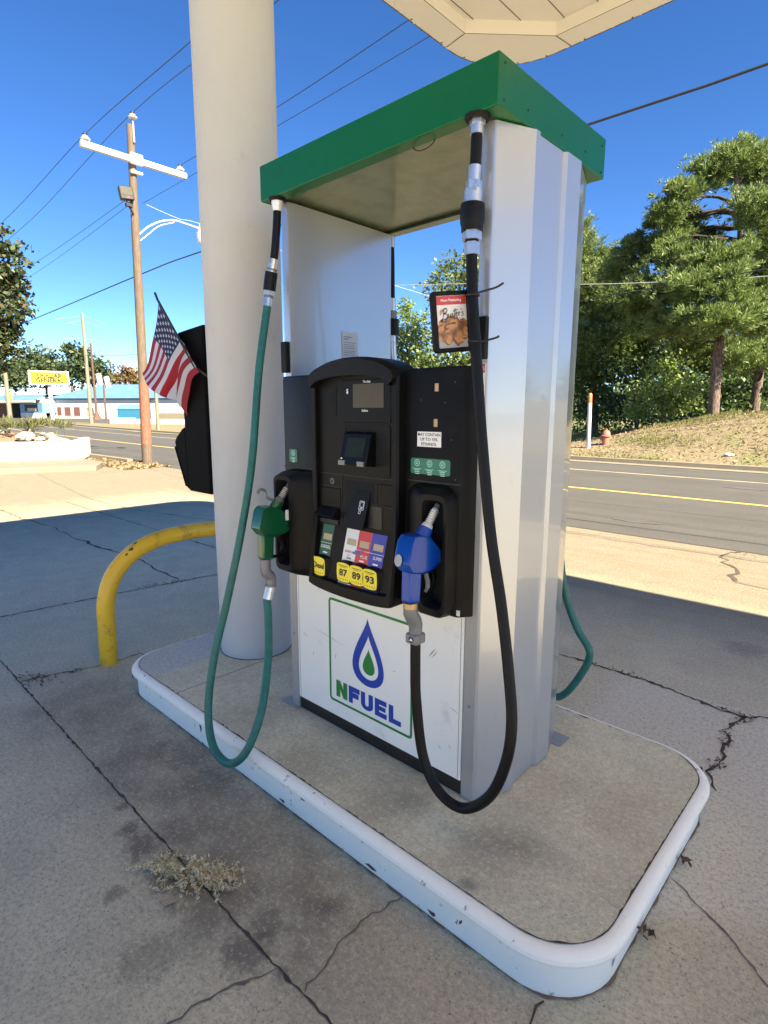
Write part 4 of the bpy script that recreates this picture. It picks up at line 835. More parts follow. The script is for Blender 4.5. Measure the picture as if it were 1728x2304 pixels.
for x, z, w, h in ((-1.52, .09, .010, .02), (-1.35, .095, .006, .012), (-1.0, .10, .02, .005), (-.78, .085, .012, .025), (-.3, .10, .008, .01), (-.02, .095, .018, .012), (.03, .10, .014, .006), (.31, .098, .008, .010), (.55, .10, .02, .005), (.74, .10, .008, .005), (.35, .02, .03, .008), (-.6, .015, .04, .006), (.62, .02, .02, .01), (-.15, .02, .02, .008)): kerb_chip(b, x, z, w, h)
for _ in range(14): kerb_chip(b, rc.uniform(-1.5, .9), rc.choice([.1, .1, .095, .012, .05]), rc.uniform(.0015, .005), rc.uniform(.001, .004))
b = MB('soil'); q_ = dense(offset_rr(.0065), .025); L1 = [(x, y, .0042) for x, y in q_]; L2 = []
for x, y in q_:
    v = np.array([x, y]) - np.array([-.26, -.05]); v = v / np.linalg.norm(v * np.array([.45, 1])); w_ = .002 + .007 * rc.random() ** 2
    L2.append((x + np.sign(v[0]) * w_ * (abs(x + .26) > 1.25), y + np.sign(v[1]) * w_, .0042))
b.loops([L1, L2]); b.build('foot_grime', isl)
b = MB('crack_soft'); b.box(-1.034, -1.030, -.645, .545, .159, .1608); b.build('slab_joint', isl)
colm = thing('canopy_column', (-1.241, -.021, IZ), 'thick round off white stucco column holding up the canopy', 'column')
b = MB('stucco'); b.lathe((-1.241, -.021, 0), [(.207, IZ - .002), (.207, 4.49)], 64, None, True); b.build('shaft', colm, smooth=True)
b = MB('seam_dark'); b.lathe((-1.241, -.021, 0), [(.212, IZ + .0005), (.2085, IZ + .003), (.2065, IZ + .004)], 64, None, False); b.build('base_gap', colm)
can = thing('canopy', (3.4, 0, 4.4), 'large flat canopy with a panelled cream soffit above the dispenser', 'canopy')
CX0, CX1, CY0, CY1, CZ0, CZ1 = -1.585, 7.6, -2.4, 2.838, 4.4, 5.1
def canrr(d): return [(x, y) for x, y in rrect(CX0 - d, CX1 + d, CY0 - d, CY1 + d, .60, 12)]
b = MB('canopy_white'); outer = canrr(0)
oct_ = [(CX0 + .215, CY1 - .70), (CX0 + .71, CY1 - .20), (CX1 - .71, CY1 - .20), (CX1 - .215, CY1 - .70), (CX1 - .215, CY0 + .70), (CX1 - .71, CY0 + .20), (CX0 + .71, CY0 + .20), (CX0 + .215, CY0 + .70)]
b.plate(outer, [oct_], lambda u, v: (u, v, CZ0))
b.loops([[(x, y, CZ0) for x, y in oct_], [(x, y, CZ0 + .095) for x, y in oct_]], None, False, True)
b.loops([[(x, y, CZ0) for x, y in outer], [(x, y, CZ1) for x, y in outer]], None, False, True)
b.build('roof', can)
b = MB('seam_dark')
for k in range(40):
    x = CX0 + .215 + .045 + .258 * k
    if x > 7.4: break
    yb = CY1 - .20 if x > CX0 + .71 else CY1 - .70 + (x - CX0 - .215)
    b.box(x - .0022, x + .0022, -2.1, yb - .003, CZ0 + .0915, CZ0 + .0945)
b.build('soffit_joint', can)
b = MB('seam_dark')
def strip(b, p, q, w, z, h=.002):
    p, q = np.array(p), np.array(q); d = q - p; d /= np.linalg.norm(d); n_ = np.array([-d[1], d[0]]) * w
    b.loops([[(*(p + n_), z), (*(p - n_), z), (*(q - n_), z), (*(q + n_), z)], [(*(p + n_), z - h), (*(p - n_), z - h), (*(q - n_), z - h), (*(q + n_), z - h)]], None, True, True)
strip(b, oct_[0], (CX0 + .012, CY1 - .66), .0028, CZ0 - .0005); strip(b, oct_[1], (CX0 + .74, CY1 - .004), .0028, CZ0 - .0005)
for i in range(2): strip(b, oct_[i], oct_[i + 1], .002, CZ0 - .0005, .0015)
strip(b, oct_[0], (oct_[0][0], 0), .0018, CZ0 - .0005, .0015); b.build('rim_joint', can)
dn = dense(outer, .12)
k = 0
b = MB('seam_dark'); dl = [p for p in dense(outer, .02) if p[0] < 2.5 and p[1] > .2]
for p, q in zip(dl, dl[1:]):
    if abs(p[0] - q[0]) + abs(p[1] - q[1]) < .1 and rs.random() < .85: strip(b, p, q, .002 + .002 * rs.random(), CZ0 - .0004, .003)
b.build('edge_bead', can)
b = MB('seam_dark')
for p in [p for p in dn if p[0] < 2.2 and p[1] > .4][::3]:
    v = np.array([2, 0.]) - np.array(p); v /= np.linalg.norm(v); c = np.array(p) + v * .02; b.box(c[0] - .005, c[0] + .005, c[1] - .005, c[1] + .005, CZ0 - .004, CZ0)
b.build('rim_screw', can)

# ================================================================ bollard
bo = thing('bollard', (-2.0, -.6, 0), 'yellow painted steel pipe bent over as a bollard beside the island', 'bollard')
BR = .052
bp = spline([(-2.0, -.605, -.02), (-2.0, -.60, .22), (-2.0, -.592, .40), (-2.0, -.545, .535), (-2.0, -.455, .640), (-2.0, -.335, .708), (-2.0, -.19, .742), (-2.0, 0, .752), (-2.0, .19, .742), (-2.0, .335, .708), (-2.0, .455, .640), (-2.0, .545, .535), (-2.0, .592, .40), (-2.0, .60, .22), (-2.0, .605, -.02)], 7)
b = MB('yellow_pipe'); b.tube(bp, BR, 24); b.build('pipe', bo, smooth=True)
b = MB('rust_chip')
for t, a, sx, sy in ((31, 2.5, .022, .011), (29, 2.35, .012, .006), (33, 2.9, .016, .008), (6, .2, .018, .005)):
    p = bp[t]; tg = bp[t + 1] - bp[t - 1]; tg /= np.linalg.norm(tg); side = np.array([1., 0, 0]); up = np.cross(tg, side)
    if up[2] < 0: up = -up
    vs = []
    for q in np.linspace(0, 2 * PI, 10)[:-1]:
        aa = (a - 1.6) + sy / BR * math.sin(q) * rs.uniform(.6, 1.3); ln = sx * math.cos(q) * rs.uniform(.6, 1.3)
        vs.append(p + tg * ln + (BR + .001) * (math.cos(aa) * side + math.sin(aa) * up))
    b.add(vs, [tuple(range(9))])
b.build('paint_chip', bo)

# ================================================================ windscreen service box and flag
wb = thing('windscreen_service_box', (-1.58, -.05, 1.07), 'tall black plastic towel and squeegee box mounted on the far side of the column', 'service box')
b = MB('matte_black')
b.prismy([(-1.445, 1.075), (-1.70, 1.075), (-1.715, 1.50), (-1.735, 2.015), (-1.445, 2.035)], -.16, .10); b.build('body', wb, bevel=.012)
b = MB('matte_black')
b.prismy([(-1.700, 1.080), (-1.735, 1.085), (-1.850, 1.330), (-1.862, 1.372), (-1.835, 1.400), (-1.760, 1.452), (-1.712, 1.470)], -.155, .095); b.build('bucket', wb, bevel=.014)
b = MB('matte_black'); b.prismy([(-1.738, 1.10), (-1.742, 1.098), (-1.857, 1.338), (-1.853, 1.340)], -.1575, .09); b.build('bucket_rim', wb)
b = MB('matte_black'); b.tube([(-1.80, -.06, 1.40), (-1.792, -.062, 1.52), (-1.785, -.064, 1.62)], .011, 10); b.tube([(-1.785, -.10, 1.62), (-1.785, -.02, 1.62)], .012, 8); sq = b.build('squeegee', wb, smooth=True)
fl = thing('flag', (-1.72, -.10, 1.80), 'small american flag on a stick fixed to the black box by the column', 'flag')
b = MB('pole_wood'); b.cur = 'wire_dark'; b.tube([(-1.885, -.205, 2.25), (-1.86, -.205, 2.21), (-1.46, -.21, 1.80), (-1.40, -.15, 1.74)], .007, 8); b.build('stick', fl, smooth=True)
HA, HB = P(-1.848, -.205, 2.195), P(-1.412, -.212, 1.770); FC, FE = P(-2.215, -.195, 1.800), P(-1.665, -.20, 1.555)
def flagp(u, v, off=0):     # u along the fly, v along the hoist from the tip
    A0 = HA * (1 - u) + FC * u; B0 = HB * (1 - u) + FE * u
    p = A0 * (1 - v) + B0 * v
    p = p + (P(.030, 0, -.03) * 4 * u * (1 - u) * (1 - v)) + P(-.02, 0, .03) * 4 * u * (1 - u) * v
    fold = math.exp(-((v - .62 - .15 * u) / .06) ** 2) * (.2 + u)
    p = p + P(0, 1, 0) * (.035 * math.sin(5.5 * v + 2.2 * u) * u + .05 * fold) + P(.02, 0, -.015) * math.sin(9 * u + 3 * v) * .35
    if v > .93: p = p + P(.01, 0, -.03) * u * (v - .93) / .07
    e = 1e-3
    return p + P(.1, -1, .1) * off
b = MB('flag_red'); NU, NV = 26, 39
vs = [flagp(i / NU, j / NV) for j in range(NV + 1) for i in range(NU + 1)]
o = len(b.v); b.v += [tuple(v) for v in vs]
for j in range(NV):
    for i in range(NU):
        s_ = int(j / 3); mat = 'flag_red' if s_ % 2 == 0 else 'flag_white'
        if i < 11 and s_ < 7: mat = 'flag_blue'
        b.f.append((j * (NU + 1) + i, j * (NU + 1) + i + 1, (j + 1) * (NU + 1) + i + 1, (j + 1) * (NU + 1) + i)); b.m.append(b.mi(mat))
for r in range(9):
    for c_ in range(5 if r % 2 == 0 else 4):
        u0 = (.5 + c_ + (.5 if r % 2 else 0)) / 5 * 11 / NU; v0 = (r + .7) / 9.4 * 7 / 13
        for off in (.003, -.003):
            ring_ = [flagp(u0 + (.042 if k % 2 == 0 else .017) * .62 * math.sin(k * PI / 5), v0 - (.042 if k % 2 == 0 else .017) * .80 * math.cos(k * PI / 5), off) for k in range(10)]
            b.add([flagp(u0, v0, off)] + ring_, [(0, 1 + k, 1 + (k + 1) % 10) for k in range(10)], 'flag_white')
b.build('cloth', fl, smooth=True, ang=80)

# ================================================================ ground, road, bank
def road_off(x): return .0012 * (x + 8) ** 2 if x < -8 else 0.0
def near_edge(x): return 5.55 + road_off(x) + .18 * math.sin(x * .7) * .3
g = MB('concrete_ground')
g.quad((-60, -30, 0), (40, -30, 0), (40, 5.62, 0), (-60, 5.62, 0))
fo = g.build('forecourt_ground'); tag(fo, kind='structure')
g = MB('bank_ground'); g.quad((-600, -300, -.03), (400, -300, -.03), (400, 800, -.03), (-600, 800, -.03)); tag(g.build('ground'), kind='structure')
xs = np.concatenate([np.linspace(-230, -60, 30), np.linspace(-58, 60, 60)])
def ribbon(name, y0, y1, z, mat, x0=-230, x1=60, step=None, parent=None):
    q = [x for x in xs if x0 <= x <= x1]; m = MB(mat)
    m.loops([[(x, y0(x), z), (x, y1(x), z)] for x in q], None, False, False, closed=False)
    o = m.build(name, parent); return o
rd = ribbon('road', lambda x: 5.45 + road_off(x) + .04 * math.sin(3 * x), lambda x: 15.15 + road_off(x), .006, 'asphalt'); tag(rd, kind='structure')
ribbon('lane_line', lambda x: 9.26 + road_off(x), lambda x: 9.40 + road_off(x), .010, 'paint_yellow', parent=rd)
ribbon('lane_line', lambda x: 12.80 + road_off(x), lambda x: 12.92 + road_off(x), .010, 'paint_faded', parent=rd)
kb = MB('old_concrete')
q = [x for x in xs]
kb.loops([[(x, 15.12 + road_off(x), .0), (x, 15.12 + road_off(x), .02), (x, 15.50 + road_off(x), .03), (x, 15.52 + road_off(x), .14), (x, 15.70 + road_off(x), .15), (x, 15.72 + road_off(x), .0)] for x in q if x < -21 or x > -22], None, False, False, closed=False)
tag(kb.build('kerb'), kind='structure')
pv = MB('asphalt'); pv.quad((-240, 27.0, .02), (-62, 24.5, .02), (-62, 75, .02), (-240, 120, .02)); tag(pv.build('parking_lot'), kind='structure')
vg = ribbon('road_verge', lambda x: 15.7 + road_off(x), lambda x: 27 + road_off(x) * .8, .012, 'bank_ground', -230, -12); tag(vg, kind='structure')
for (x, y, rx, ry) in ((-1.3, 6.46, .34, .13), (-4.1, 8.6, .30, .10), (-.95, 11.6, .4, .14), (-2.9, 13.4, .25, .1)):
    m = MB('metal_lid'); m.add([(x + rx * math.cos(a), y + ry * math.sin(a) + .02 * math.sin(5 * a), .011) for a in np.linspace(0, 2 * PI, 25)[:-1]], [tuple(range(24))]); m.build('road_patch', rd)
# bank on the far side
def bank_h(x, y):
    A = np.interp(x, [-40, -16, -11, -9, -7, -5, -3, 0, 8, 40], [.0, .10, .25, .38, .72, 1.12, 1.45, 1.75, 2.0, 2.0])
    t = min(1, max(0, (y - 15.7) / 7.0)); t = t * t * (3 - 2 * t); return .03 + A * t + .04 * math.sin(2.1 * x + y) * t + .03 * math.sin(1.3 * y - x) * t
bk = MB('bank_ground'); gx = np.arange(-40, 41, .8); gy_ = np.concatenate([np.arange(15.68, 26, .5), np.arange(26, 90, 6)])
bk.v = [(x, y, bank_h(x, y)) for y in gy_ for x in gx]; nx = len(gx)
bk.f = [(j * nx + i, j * nx + i + 1, (j + 1) * nx + i + 1, (j + 1) * nx + i) for j in range(len(gy_) - 1) for i in range(nx - 1)]; bk.m = [bk.mi()] * len(bk.f)
tag(bk.build('bank', smooth=True, ang=90), kind='structure')

# joints and cracks of the concrete, as thin jagged strips
def crack(pts, w, mat='crack_dark', jit=.012, z=.0035, parent=fo, name='crack', step=.022):
    pts = [np.array(p, float) for p in pts]; out = []
    for p, q in zip(pts, pts[1:]):
        k = max(1, int(np.linalg.norm(q - p) / step)); d = (q - p) / np.linalg.norm(q - p); n_ = np.array([-d[1], d[0]])
        for i in range(k): out.append(p + (q - p) * i / k + n_ * jit * rs.uniform(-1, 1))
    out.append(pts[-1]); L = []
    for i, p in enumerate(out):
        t = out[min(len(out) - 1, i + 1)] - out[max(0, i - 1)]; t /= np.linalg.norm(t); n_ = np.array([-t[1], t[0]]) * w * (rs.uniform(.25, 1.0) if rs.random() < .85 else rs.uniform(1, 2.0)); L.append([(*(p + n_), z), (*(p - n_), z)])
    m = MB(mat); m.loops(L, None, False, False, closed=False); return m.build(name, parent)
J = 'joint'
crack([(-20, -1.07), (-2.5, -1.062), (-1.0, -1.078), (.4, -1.087), (1.0, -1.075), (6, -1.08)], .0042, jit=.0035, name=J)
crack([(-3.44, -9), (-3.43, -.85), (-3.35, .15), (-3.26, .89), (-3.2, 5.4)], .008, jit=.008, name=J)
crack([(-16, .45), (-7.9, .482), (-6.9, .60), (-6.0, .555), (-4.8, .60), (-4.3, .63), (-3.4, .583)], .010, jit=.03, step=.12)
crack([(-2.12, -1.06), (-2.06, -.86), (-2.0, -.65), (-2.0, -.41), (-1.64, -.38)], .005, jit=.010)
crack([(-9, 1.47), (.02, 1.464), (.55, 1.463), (.81, 1.42), (.96, 1.388), (1.04, 1.386), (1.15, 1.462), (5, 1.47)], .0085, jit=.009, name=J)
crack([(1.10, .63), (1.045, .75), (1.075, .90), (1.04, 1.0), (1.055, 1.10), (1.01, 1.17), (1.04, 1.29), (1.06, 1.40)], .0085, jit=.010, step=.028)
crack([(.506, -1.08), (.48, -.95), (.463, -.82), (.498, -.662)], .004, 'crack_soft', jit=.008)
crack([(.40, -1.09), (.345, -1.22), (.325, -1.31), (.32, -1.37), (.30, -1.7)], .004, 'crack_soft', jit=.007)
crack([(1.12, .02), (1.23, -.05), (1.29, -.083), (1.35, -.132), (1.7, -.4)], .0035, 'crack_soft', jit=.006)
crack([(.99, -.655), (1.0, -.73), (1.03, -.95), (1.05, -1.6)], .005, jit=.008)
crack([(-30, 3.0), (-18, 3.0), (-9, 1.88), (-7.5, 1.92), (-3.3, 2.9)], .012, 'crack_soft', jit=.02, step=.15)
crack([(-33, 10.9 - 5.6), (-14, 5.1), (-9.2, 4.29), (-3.3, 3.4)], .014, 'crack_soft', jit=.03, step=.2)
crack([(.45, 4.1), (.3, 4.6), (.12, 5.0), (.2, 5.5)], .022, 'crack_dark', jit=.05, step=.1)
crack([(.45, 4.1), (.9, 4.0), (1.6, 3.9), (4, 3.9)], .018, 'crack_soft', jit=.02, step=.1)
crack([(-12, 5.05), (-3, 5.0), (2, 5.12), (6, 5.1)], .014, 'crack_soft', jit=.03, step=.2)

# litter, leaves and weeds along the cracks and the kerb foot
def scatter(name, mat, spots, n, size, label, cat, z=.004):
    Cs = []
    for (x0, y0, x1, y1, sp) in spots:
        k = max(1, int(n)); t = RNG.uniform(0, 1, (k, 1)); c = np.array([[x0, y0]]) * (1 - t) + np.array([[x1, y1]]) * t + RNG.normal(size=(k, 2)) * sp
        Cs.append(np.concatenate([c, RNG.uniform(z, z + .012, (k, 1))], 1))
    V, F = leaves(np.concatenate(Cs), size, 2.6, 2.2); V[:, 2] = np.maximum(V[:, 2], .003)
    o = npmesh(name, V, F, mat); return tag(o, label, cat, kind='stuff')
scatter('leaf_litter', 'dead_leaf', [(-2.16, -1.03, -1.98, -.93, .04), (-2.15, -1.02, -2.0, -.95, .05), (-2.05, -.9, -2.02, -.75, .02), (-3.33, .35, -3.30, .6, .03), (1.04, .73, 1.07, .92, .018), (1.05, 1.0, 1.02, 1.2, .018), (1.03, 1.3, 1.1, 1.42, .018), (.5, 1.47, .15, 1.47, .012), (1.06, 1.40, .9, 1.40, .012)], 26, .022, 'dry brown leaf scraps caught in the concrete cracks', 'leaf litter')
scatter('weed_patch', 'weed_green', [(-2.15, -1.02, -1.98, -.92, .035), (-3.36, .2, -3.35, .35, .02), (-3.32, .48, -3.30, .58, .03), (.3, 4.6, .2, 5.4, .04), (.2, 5.3, .5, 5.35, .05)], 30, .022, 'small green weeds growing in the concrete joints', 'weeds')
scatter('pebbles', 'straw', [(.0, -1.2, .9, -.75, .15), (-1.5, -1.0, .8, -.72, .1), (-.5, -1.5, .6, -1.2, .2)], 55, .007, 'tiny pebbles and grit strewn on the forecourt', 'pebbles', .003)
for k, (x, y, lab) in enumerate([(1.117, .105, 'dark dead leaf at the foot of the kerb right of the dispenser'), (1.128, -.265, 'brown crumpled leaf cluster at the kerb foot near the corner'), (.745, -.688, 'brown leaf stuck under the kerb lip at the front')]):
    c = np.array([x, y, .02 if k < 2 else .10]) + RNG.normal(size=(9 if k < 2 else 4, 3)) * ((.014, .014, .008) if k < 2 else (.006, .004, .004))
    V, F = leaves(c, .030 if k < 2 else .018, 2.0, .5); V[:, 2] = np.maximum(V[:, 2], .002); tag(npmesh('dead_leaf', V, F, 'dead_leaf'), lab, 'leaf', 'dead leaves by the kerb')
# straw coloured weed on the joint in front of the island
wx, wy = -.085, -1.105; Vs = []; Fs = 0
cs, ds = [], []
wst = []
for k in range(80):
    a = RNG.choice([.35, .9, 2.9, 3.5, 4.2, .1, 1.6, 5.2]) + RNG.normal() * .35; r = RNG.uniform(.04, .12) + (RNG.uniform(.03, .11) if math.cos(a) > .5 or math.cos(a) < -.8 else 0)
    h = RNG.uniform(.004, .06) * (1.15 - r * 4.5); bend = RNG.normal() * .5
    pts = [np.array([wx + r * t * math.cos(a + bend * t * t), wy + r * .85 * t * math.sin(a + bend * t * t), .005 + max(.002, h * math.sin(min(1, t * 1.15) * PI * .62)) + .002]) for t in np.linspace(.03, 1, 7)]
    wst.append(pts)
    for t in np.linspace(.22, 1, int(6 + r * 130)):
        q = t * 6 * .999; i_ = int(q); c_ = pts[i_] + (pts[min(6, i_ + 1)] - pts[i_]) * (q - i_)
        for _ in range(2): cs.append(c_ + RNG.normal(size=3) * np.array([.005, .005, .004]))
rv, dv = np.array([.73, .68]), np.array([-.68, .73])
def flat(p): q = p[:2] - np.array([wx, wy]); a_, b_ = q @ rv, q @ dv; return np.array([wx + rv[0] * a_ * 1.15 + dv[0] * b_ * .72, wy + rv[1] * a_ * 1.15 + dv[1] * b_ * .72, p[2] * .95])
cs = [flat(p) for p in cs]; wst = [[flat(p) for p in q] for q in wst]
V, F = leaves(np.array(cs), .0145, 2.5, .9); V[:, 2] = np.maximum(V[:, 2], .003)
wd = thing('dry_weed', (wx, wy, 0), 'pale straw coloured dry weed sprawling on the joint in front of the island', 'weed')
npmesh('foliage', V, F, 'dry_grass', wd)
b = MB('straw')
for pts in wst: b.tube(pts, .0009, 4)
b.build('stem', wd)
V, F = leaves(np.array([[wx + .055, wy - .09, .012]]), .06, 1.5, 3); tag(npmesh('dead_leaf', V, F, 'tan_label'), 'tan curled leaf lying against the dry weed', 'leaf', 'dead leaves by the kerb')

# straw and grass on the bank
n = 9000; px = RNG.uniform(-13, 6, n); py = RNG.uniform(15.8, 25, n); pz = np.array([bank_h(a, c) for a, c in zip(px, py)])
V, F = leaves(np.stack([px, py, pz + .02], 1), .17, 5, 1.2); tag(npmesh('bank_straw', V, F, 'straw'), 'dry straw and pine needles covering the bank', 'straw', kind='stuff')
n = 16000; px = RNG.uniform(-13, 8, n); py = RNG.uniform(15.7, 27, n); pz = np.array([bank_h(a, c) for a, c in zip(px, py)])
keep = (np.sin(px * 1.3 + 1.7) + np.sin(py * 1.9 + px * .6) + (py > 20.8) * 1.0 + (py < 16.4) * .6 + RNG.normal(size=n) * .5) > 1.0; C_ = np.stack([px, py, pz + .03], 1)[keep]
V, F = needles(C_, np.tile([[0, 0, 1.]], (len(C_), 1)), .16, .02, 4); tag(npmesh('bank_grass', V, F, 'bank_grass'), 'patchy green grass growing on the bank', 'grass', kind='stuff')

# ================================================================ left planter
pl = thing('planter_wall', (-16.8, 2.5, 0), 'low whitewashed block planter wall standing on a concrete slab by the road', 'planter')
d = P(.46, .888, 0); nn = P(.888, -.46, 0)
E1 = P(-16.28, 4.14, 0)
def plp(s_, t_, z): p = E1 - d * s_ - nn * t_; return (p[0], p[1], z)
b = MB('whitewash')
def pbox(b, s0, s1, t0, t1, z0, z1, mat=None):
    b.add([plp(s, t, z) for z in (z0, z1) for t in (t0, t1) for s in (s0, s1)], [(0, 2, 3, 1), (4, 5, 7, 6), (0, 1, 5, 4), (2, 6, 7, 3), (0, 4, 6, 2), (1, 3, 7, 5)], mat)
pbox(b, 0, 7, 0, .22, .02, .66); pbox(b, 0, .22, .223, 3, .02, .655); b.build('wall', pl, bevel=.03)
b = MB('poster_grey')
for z in (.22, .43): pbox(b, .05, 6.9, -.004, .0, z, z + .008, 'sticker_white')
b.build('mortar_line', pl)
b = MB('soil'); b.add([plp(.2, .2, .55), plp(7, .2, .6), plp(7, 3, 1.15), plp(2.4, 2, .95), plp(.2, 3, .5)], [(0, 1, 2, 3), (0, 3, 4)]); b.build('soil', pl)
b = MB('old_concrete'); b.add([(x, y, z) for z in (-.01, .15) for x, y in ((-13.93, 3.80), (-14.9, 4.35), (-16.2, 4.30), (-19.6, -3.5), (-17.0, -4.5))], [(0, 1, 2, 3, 4), (9, 8, 7, 6, 5)] + [(i, (i + 1) % 5, 5 + (i + 1) % 5, 5 + i) for i in range(5)])
tag(b.build('planter_kerb', bevel=.02), 'worn concrete slab edge running below the white planter wall', 'kerb')
rs2 = random.Random(21)
for k in range(26):
    s_, t_ = rs2.uniform(.3, 3.2), rs2.uniform(.25, 1.5); r = rs2.uniform(.07, .17); z = .66 + .14 * t_ * min(1, s_ / 1.5) + rs2.uniform(0, .06)
    if s_ < .8: z = .64
    b = MB('rock_white'); c = plp(s_, t_, z); b.ellipsoid(c, (r * 1.3, r * 1.1, r * .75), 8, 6, .5, None, rs2)
    tag(b.build('rock', smooth=True, ang=30), 'pale rough rock piled on top of the white planter', 'rock', 'rocks on the planter')
pc = np.array([plp(rs2.uniform(.4, 3), rs2.uniform(.7, 2), .95 + rs2.uniform(0, .15)) for _ in range(60)])
V, F = needles(pc, np.tile([[0, 0, 1.]], (60, 1)), .32, .03, 16); tag(npmesh('grass_tuft', V, F, 'weed_green'), 'yellowish green grass tufts above the planter rocks', 'grass', kind='stuff')
# leaf strewn verge around the pole
n = 1500; px = RNG.uniform(-17.5, -13.6, n); py = RNG.uniform(4.4, 5.7, n); k_ = (px + 17.2) * .30 > (py - 5.5) * -1.6 - .3
V, F = leaves(np.stack([px, py, np.full(n, .03)], 1), .11, 2, 1.0); V[:, 2] = np.maximum(V[:, 2], .004)
tag(npmesh('leaf_litter', V, F, 'straw'), 'brown fallen leaves around the foot of the large utility pole', 'leaf litter', kind='stuff')
b = MB('old_concrete'); b.loops([[(x, 5.30, 0), (x, 5.32, .11), (x, 5.46, .12), (x, 5.50, .0)] for x in (-40, -15.6)], None, True, True, closed=False); tag(b.build('roadside_kerb'), 'broken concrete kerb at the road edge beside the large pole', 'kerb')
# ================================================================ utility poles, wires, street lamp
def pole(name, x, y, h, r0, r1, mat, label, extra=None, lean=0):
    t = thing(name, (x, y, 0), label, 'utility pole')
    b = MB(mat); b.tube([(x + lean * k / 8, y, h * k / 8 - .02) for k in range(9)], [r0 + (r1 - r0) * k / 8 for k in range(9)], 16)
    return t, b
UX, UY = -14.95, 5.62
up, b = pole('utility_pole', UX, UY, 9.0, .178, .122, 'pole_wood', 'tall brown wooden utility pole with a white crossarm and a red painted foot')
b = MB('pole_wood'); n = 12
PX = lambda z: UX + .0412 * z
b.tube([(PX(2.3 + 6.6 * k / n), UY, 2.30 + 6.6 * k / n) for k in range(n + 1)], [.130 + (.090 - .130) * k / n for k in range(n + 1)], 18); b.tube([(PX(0), UY, -.02), (PX(.6), UY, .6)], [.150, .147], 18)
b.build('shaft', up, smooth=True)
b = MB('pole_red'); b.tube([(PX(.58), UY, .58), (PX(1.5), UY, 1.5), (PX(2.32), UY, 2.32)], [.1485, .139, .1312], 18); b.build('painted_band', up, smooth=True)
ca = MB('crossarm_white'); ca.obox((UX + .46, UY + .07, 8.03), (.055, 0, 0), (0, 1.40, 0), (0, 0, .072)); ca.build('crossarm', up, bevel=.006)
b = MB('sticker_white'); b.obox((UX + .475, UY + .06, 8.06), (.055, 0, 0), (0, .16, 0), (0, 0, .13)); b.obox((UX + .44, UY + .06, 7.74), (.05, 0, 0), (0, .15, 0), (0, 0, .035)); b.build('crossarm_bracket', up, bevel=.02)
b = MB('zinc'); b.obox((UX + .45, UY + .03, 8.74), (.03, 0, 0), (0, .025, 0), (0, 0, .28)); b.build('top_bracket', up)
for (y, z) in ((4.42, 8.10), (6.92, 8.10), (UY + .04, 9.00)):
    b = MB('porcelain'); b.lathe((UX + .46, y, z), [(.03, 0), (.03, .03), (.11, .045), (.115, .07), (.05, .10), (.06, .12), (.075, .13), (.04, .15)], 14); b.lathe((UX + .46, y, z), [(.06, .148), (.06, .18)], 10, 'ink_black'); b.build('insulator', up, smooth=True)
for y in (4.44, 6.93):
    b = MB('zinc'); b.tube([(UX + .522, y, 7.93), (UX + .522, y, 8.12)], .008, 6); b.build('pin', up)
# floodlight
fx, fy, fz = UX + .42, 5.36, 7.16
f = thing('floodlight', (fx, fy, fz), 'square dark floodlight fixed to the tall utility pole below the crossarm', 'floodlight')
b = MB('flood_body'); b.obox((fx, fy, fz), (.08, -.015, .0), (.03, .17, .015), (0, -.022, .155)); hd = b.build('housing', f, bevel=.02)
b = MB('flood_glass'); b.obox((fx + .082, fy - .02, fz + .04), (.003, -.0006, 0), (.025, .14, .012), (0, -.014, .088)); b.build('glass', hd)
b = MB('ink_red'); b.obox((fx + .088, fy + .02, fz - .105), (.003, 0, 0), (.006, .032, 0), (0, 0, .018)); b.build('label_plate', hd)
b = MB('flood_body'); b.tube([(fx, fy + .0, fz - .16), (fx, fy + .04, fz - .28), (fx - .04, UY - .1, fz - .42), (UX + .28, UY, fz - .52)], .022, 8); b.tube([(fx, fy - .175, fz - .06), (fx, fy - .165, fz - .2), (fx, fy + .15, fz - .2), (fx, fy + .175, fz - .06)], .012, 6); b.obox((fx, fy + .05, fz - .27), (.05, 0, 0), (0, .08, 0), (0, 0, .035)); b.build('bracket', f, smooth=True)
# street lamp
sl = thing('street_lamp', (UX + .2, UY + .1, 6.25), 'white cobra arm street lamp curving out of the tall utility pole', 'street lamp')
b = MB('lamp_metal'); b.tube(spline([(UX + .26, 5.64, 6.18), (UX + .25, 5.80, 6.34), (UX + .24, 6.0, 6.52), (UX + .26, 6.35, 6.73), (UX + .28, 6.75, 6.84), (UX + .30, 7.1, 6.82), (UX + .32, 7.5, 6.78)], 5), .025, 10)
b.tube(spline([(UX + .26, 5.66, 6.06), (UX + .24, 5.80, 6.16), (UX + .24, 6.0, 6.34), (UX + .26, 6.3, 6.60), (UX + .28, 6.75, 6.79)], 5), .013, 8); b.build('arm', sl, smooth=True)
b = MB('lamp_metal'); b.lathe((UX + .32, 7.56, 6.50), [(.14, .10), (.15, .14), (.10, .20), (.075, .34), (.05, .40), (.03, .42), (.03, .50)], 16); b.build('head', sl, smooth=True, ang=50)
b = MB('lamp_glass'); b.lathe((UX + .32, 7.56, 6.38), [(.09, .0), (.125, .05), (.145, .16), (.14, .22)], 16); b.build('globe', sl, smooth=True)
b = MB('pole_grey'); 
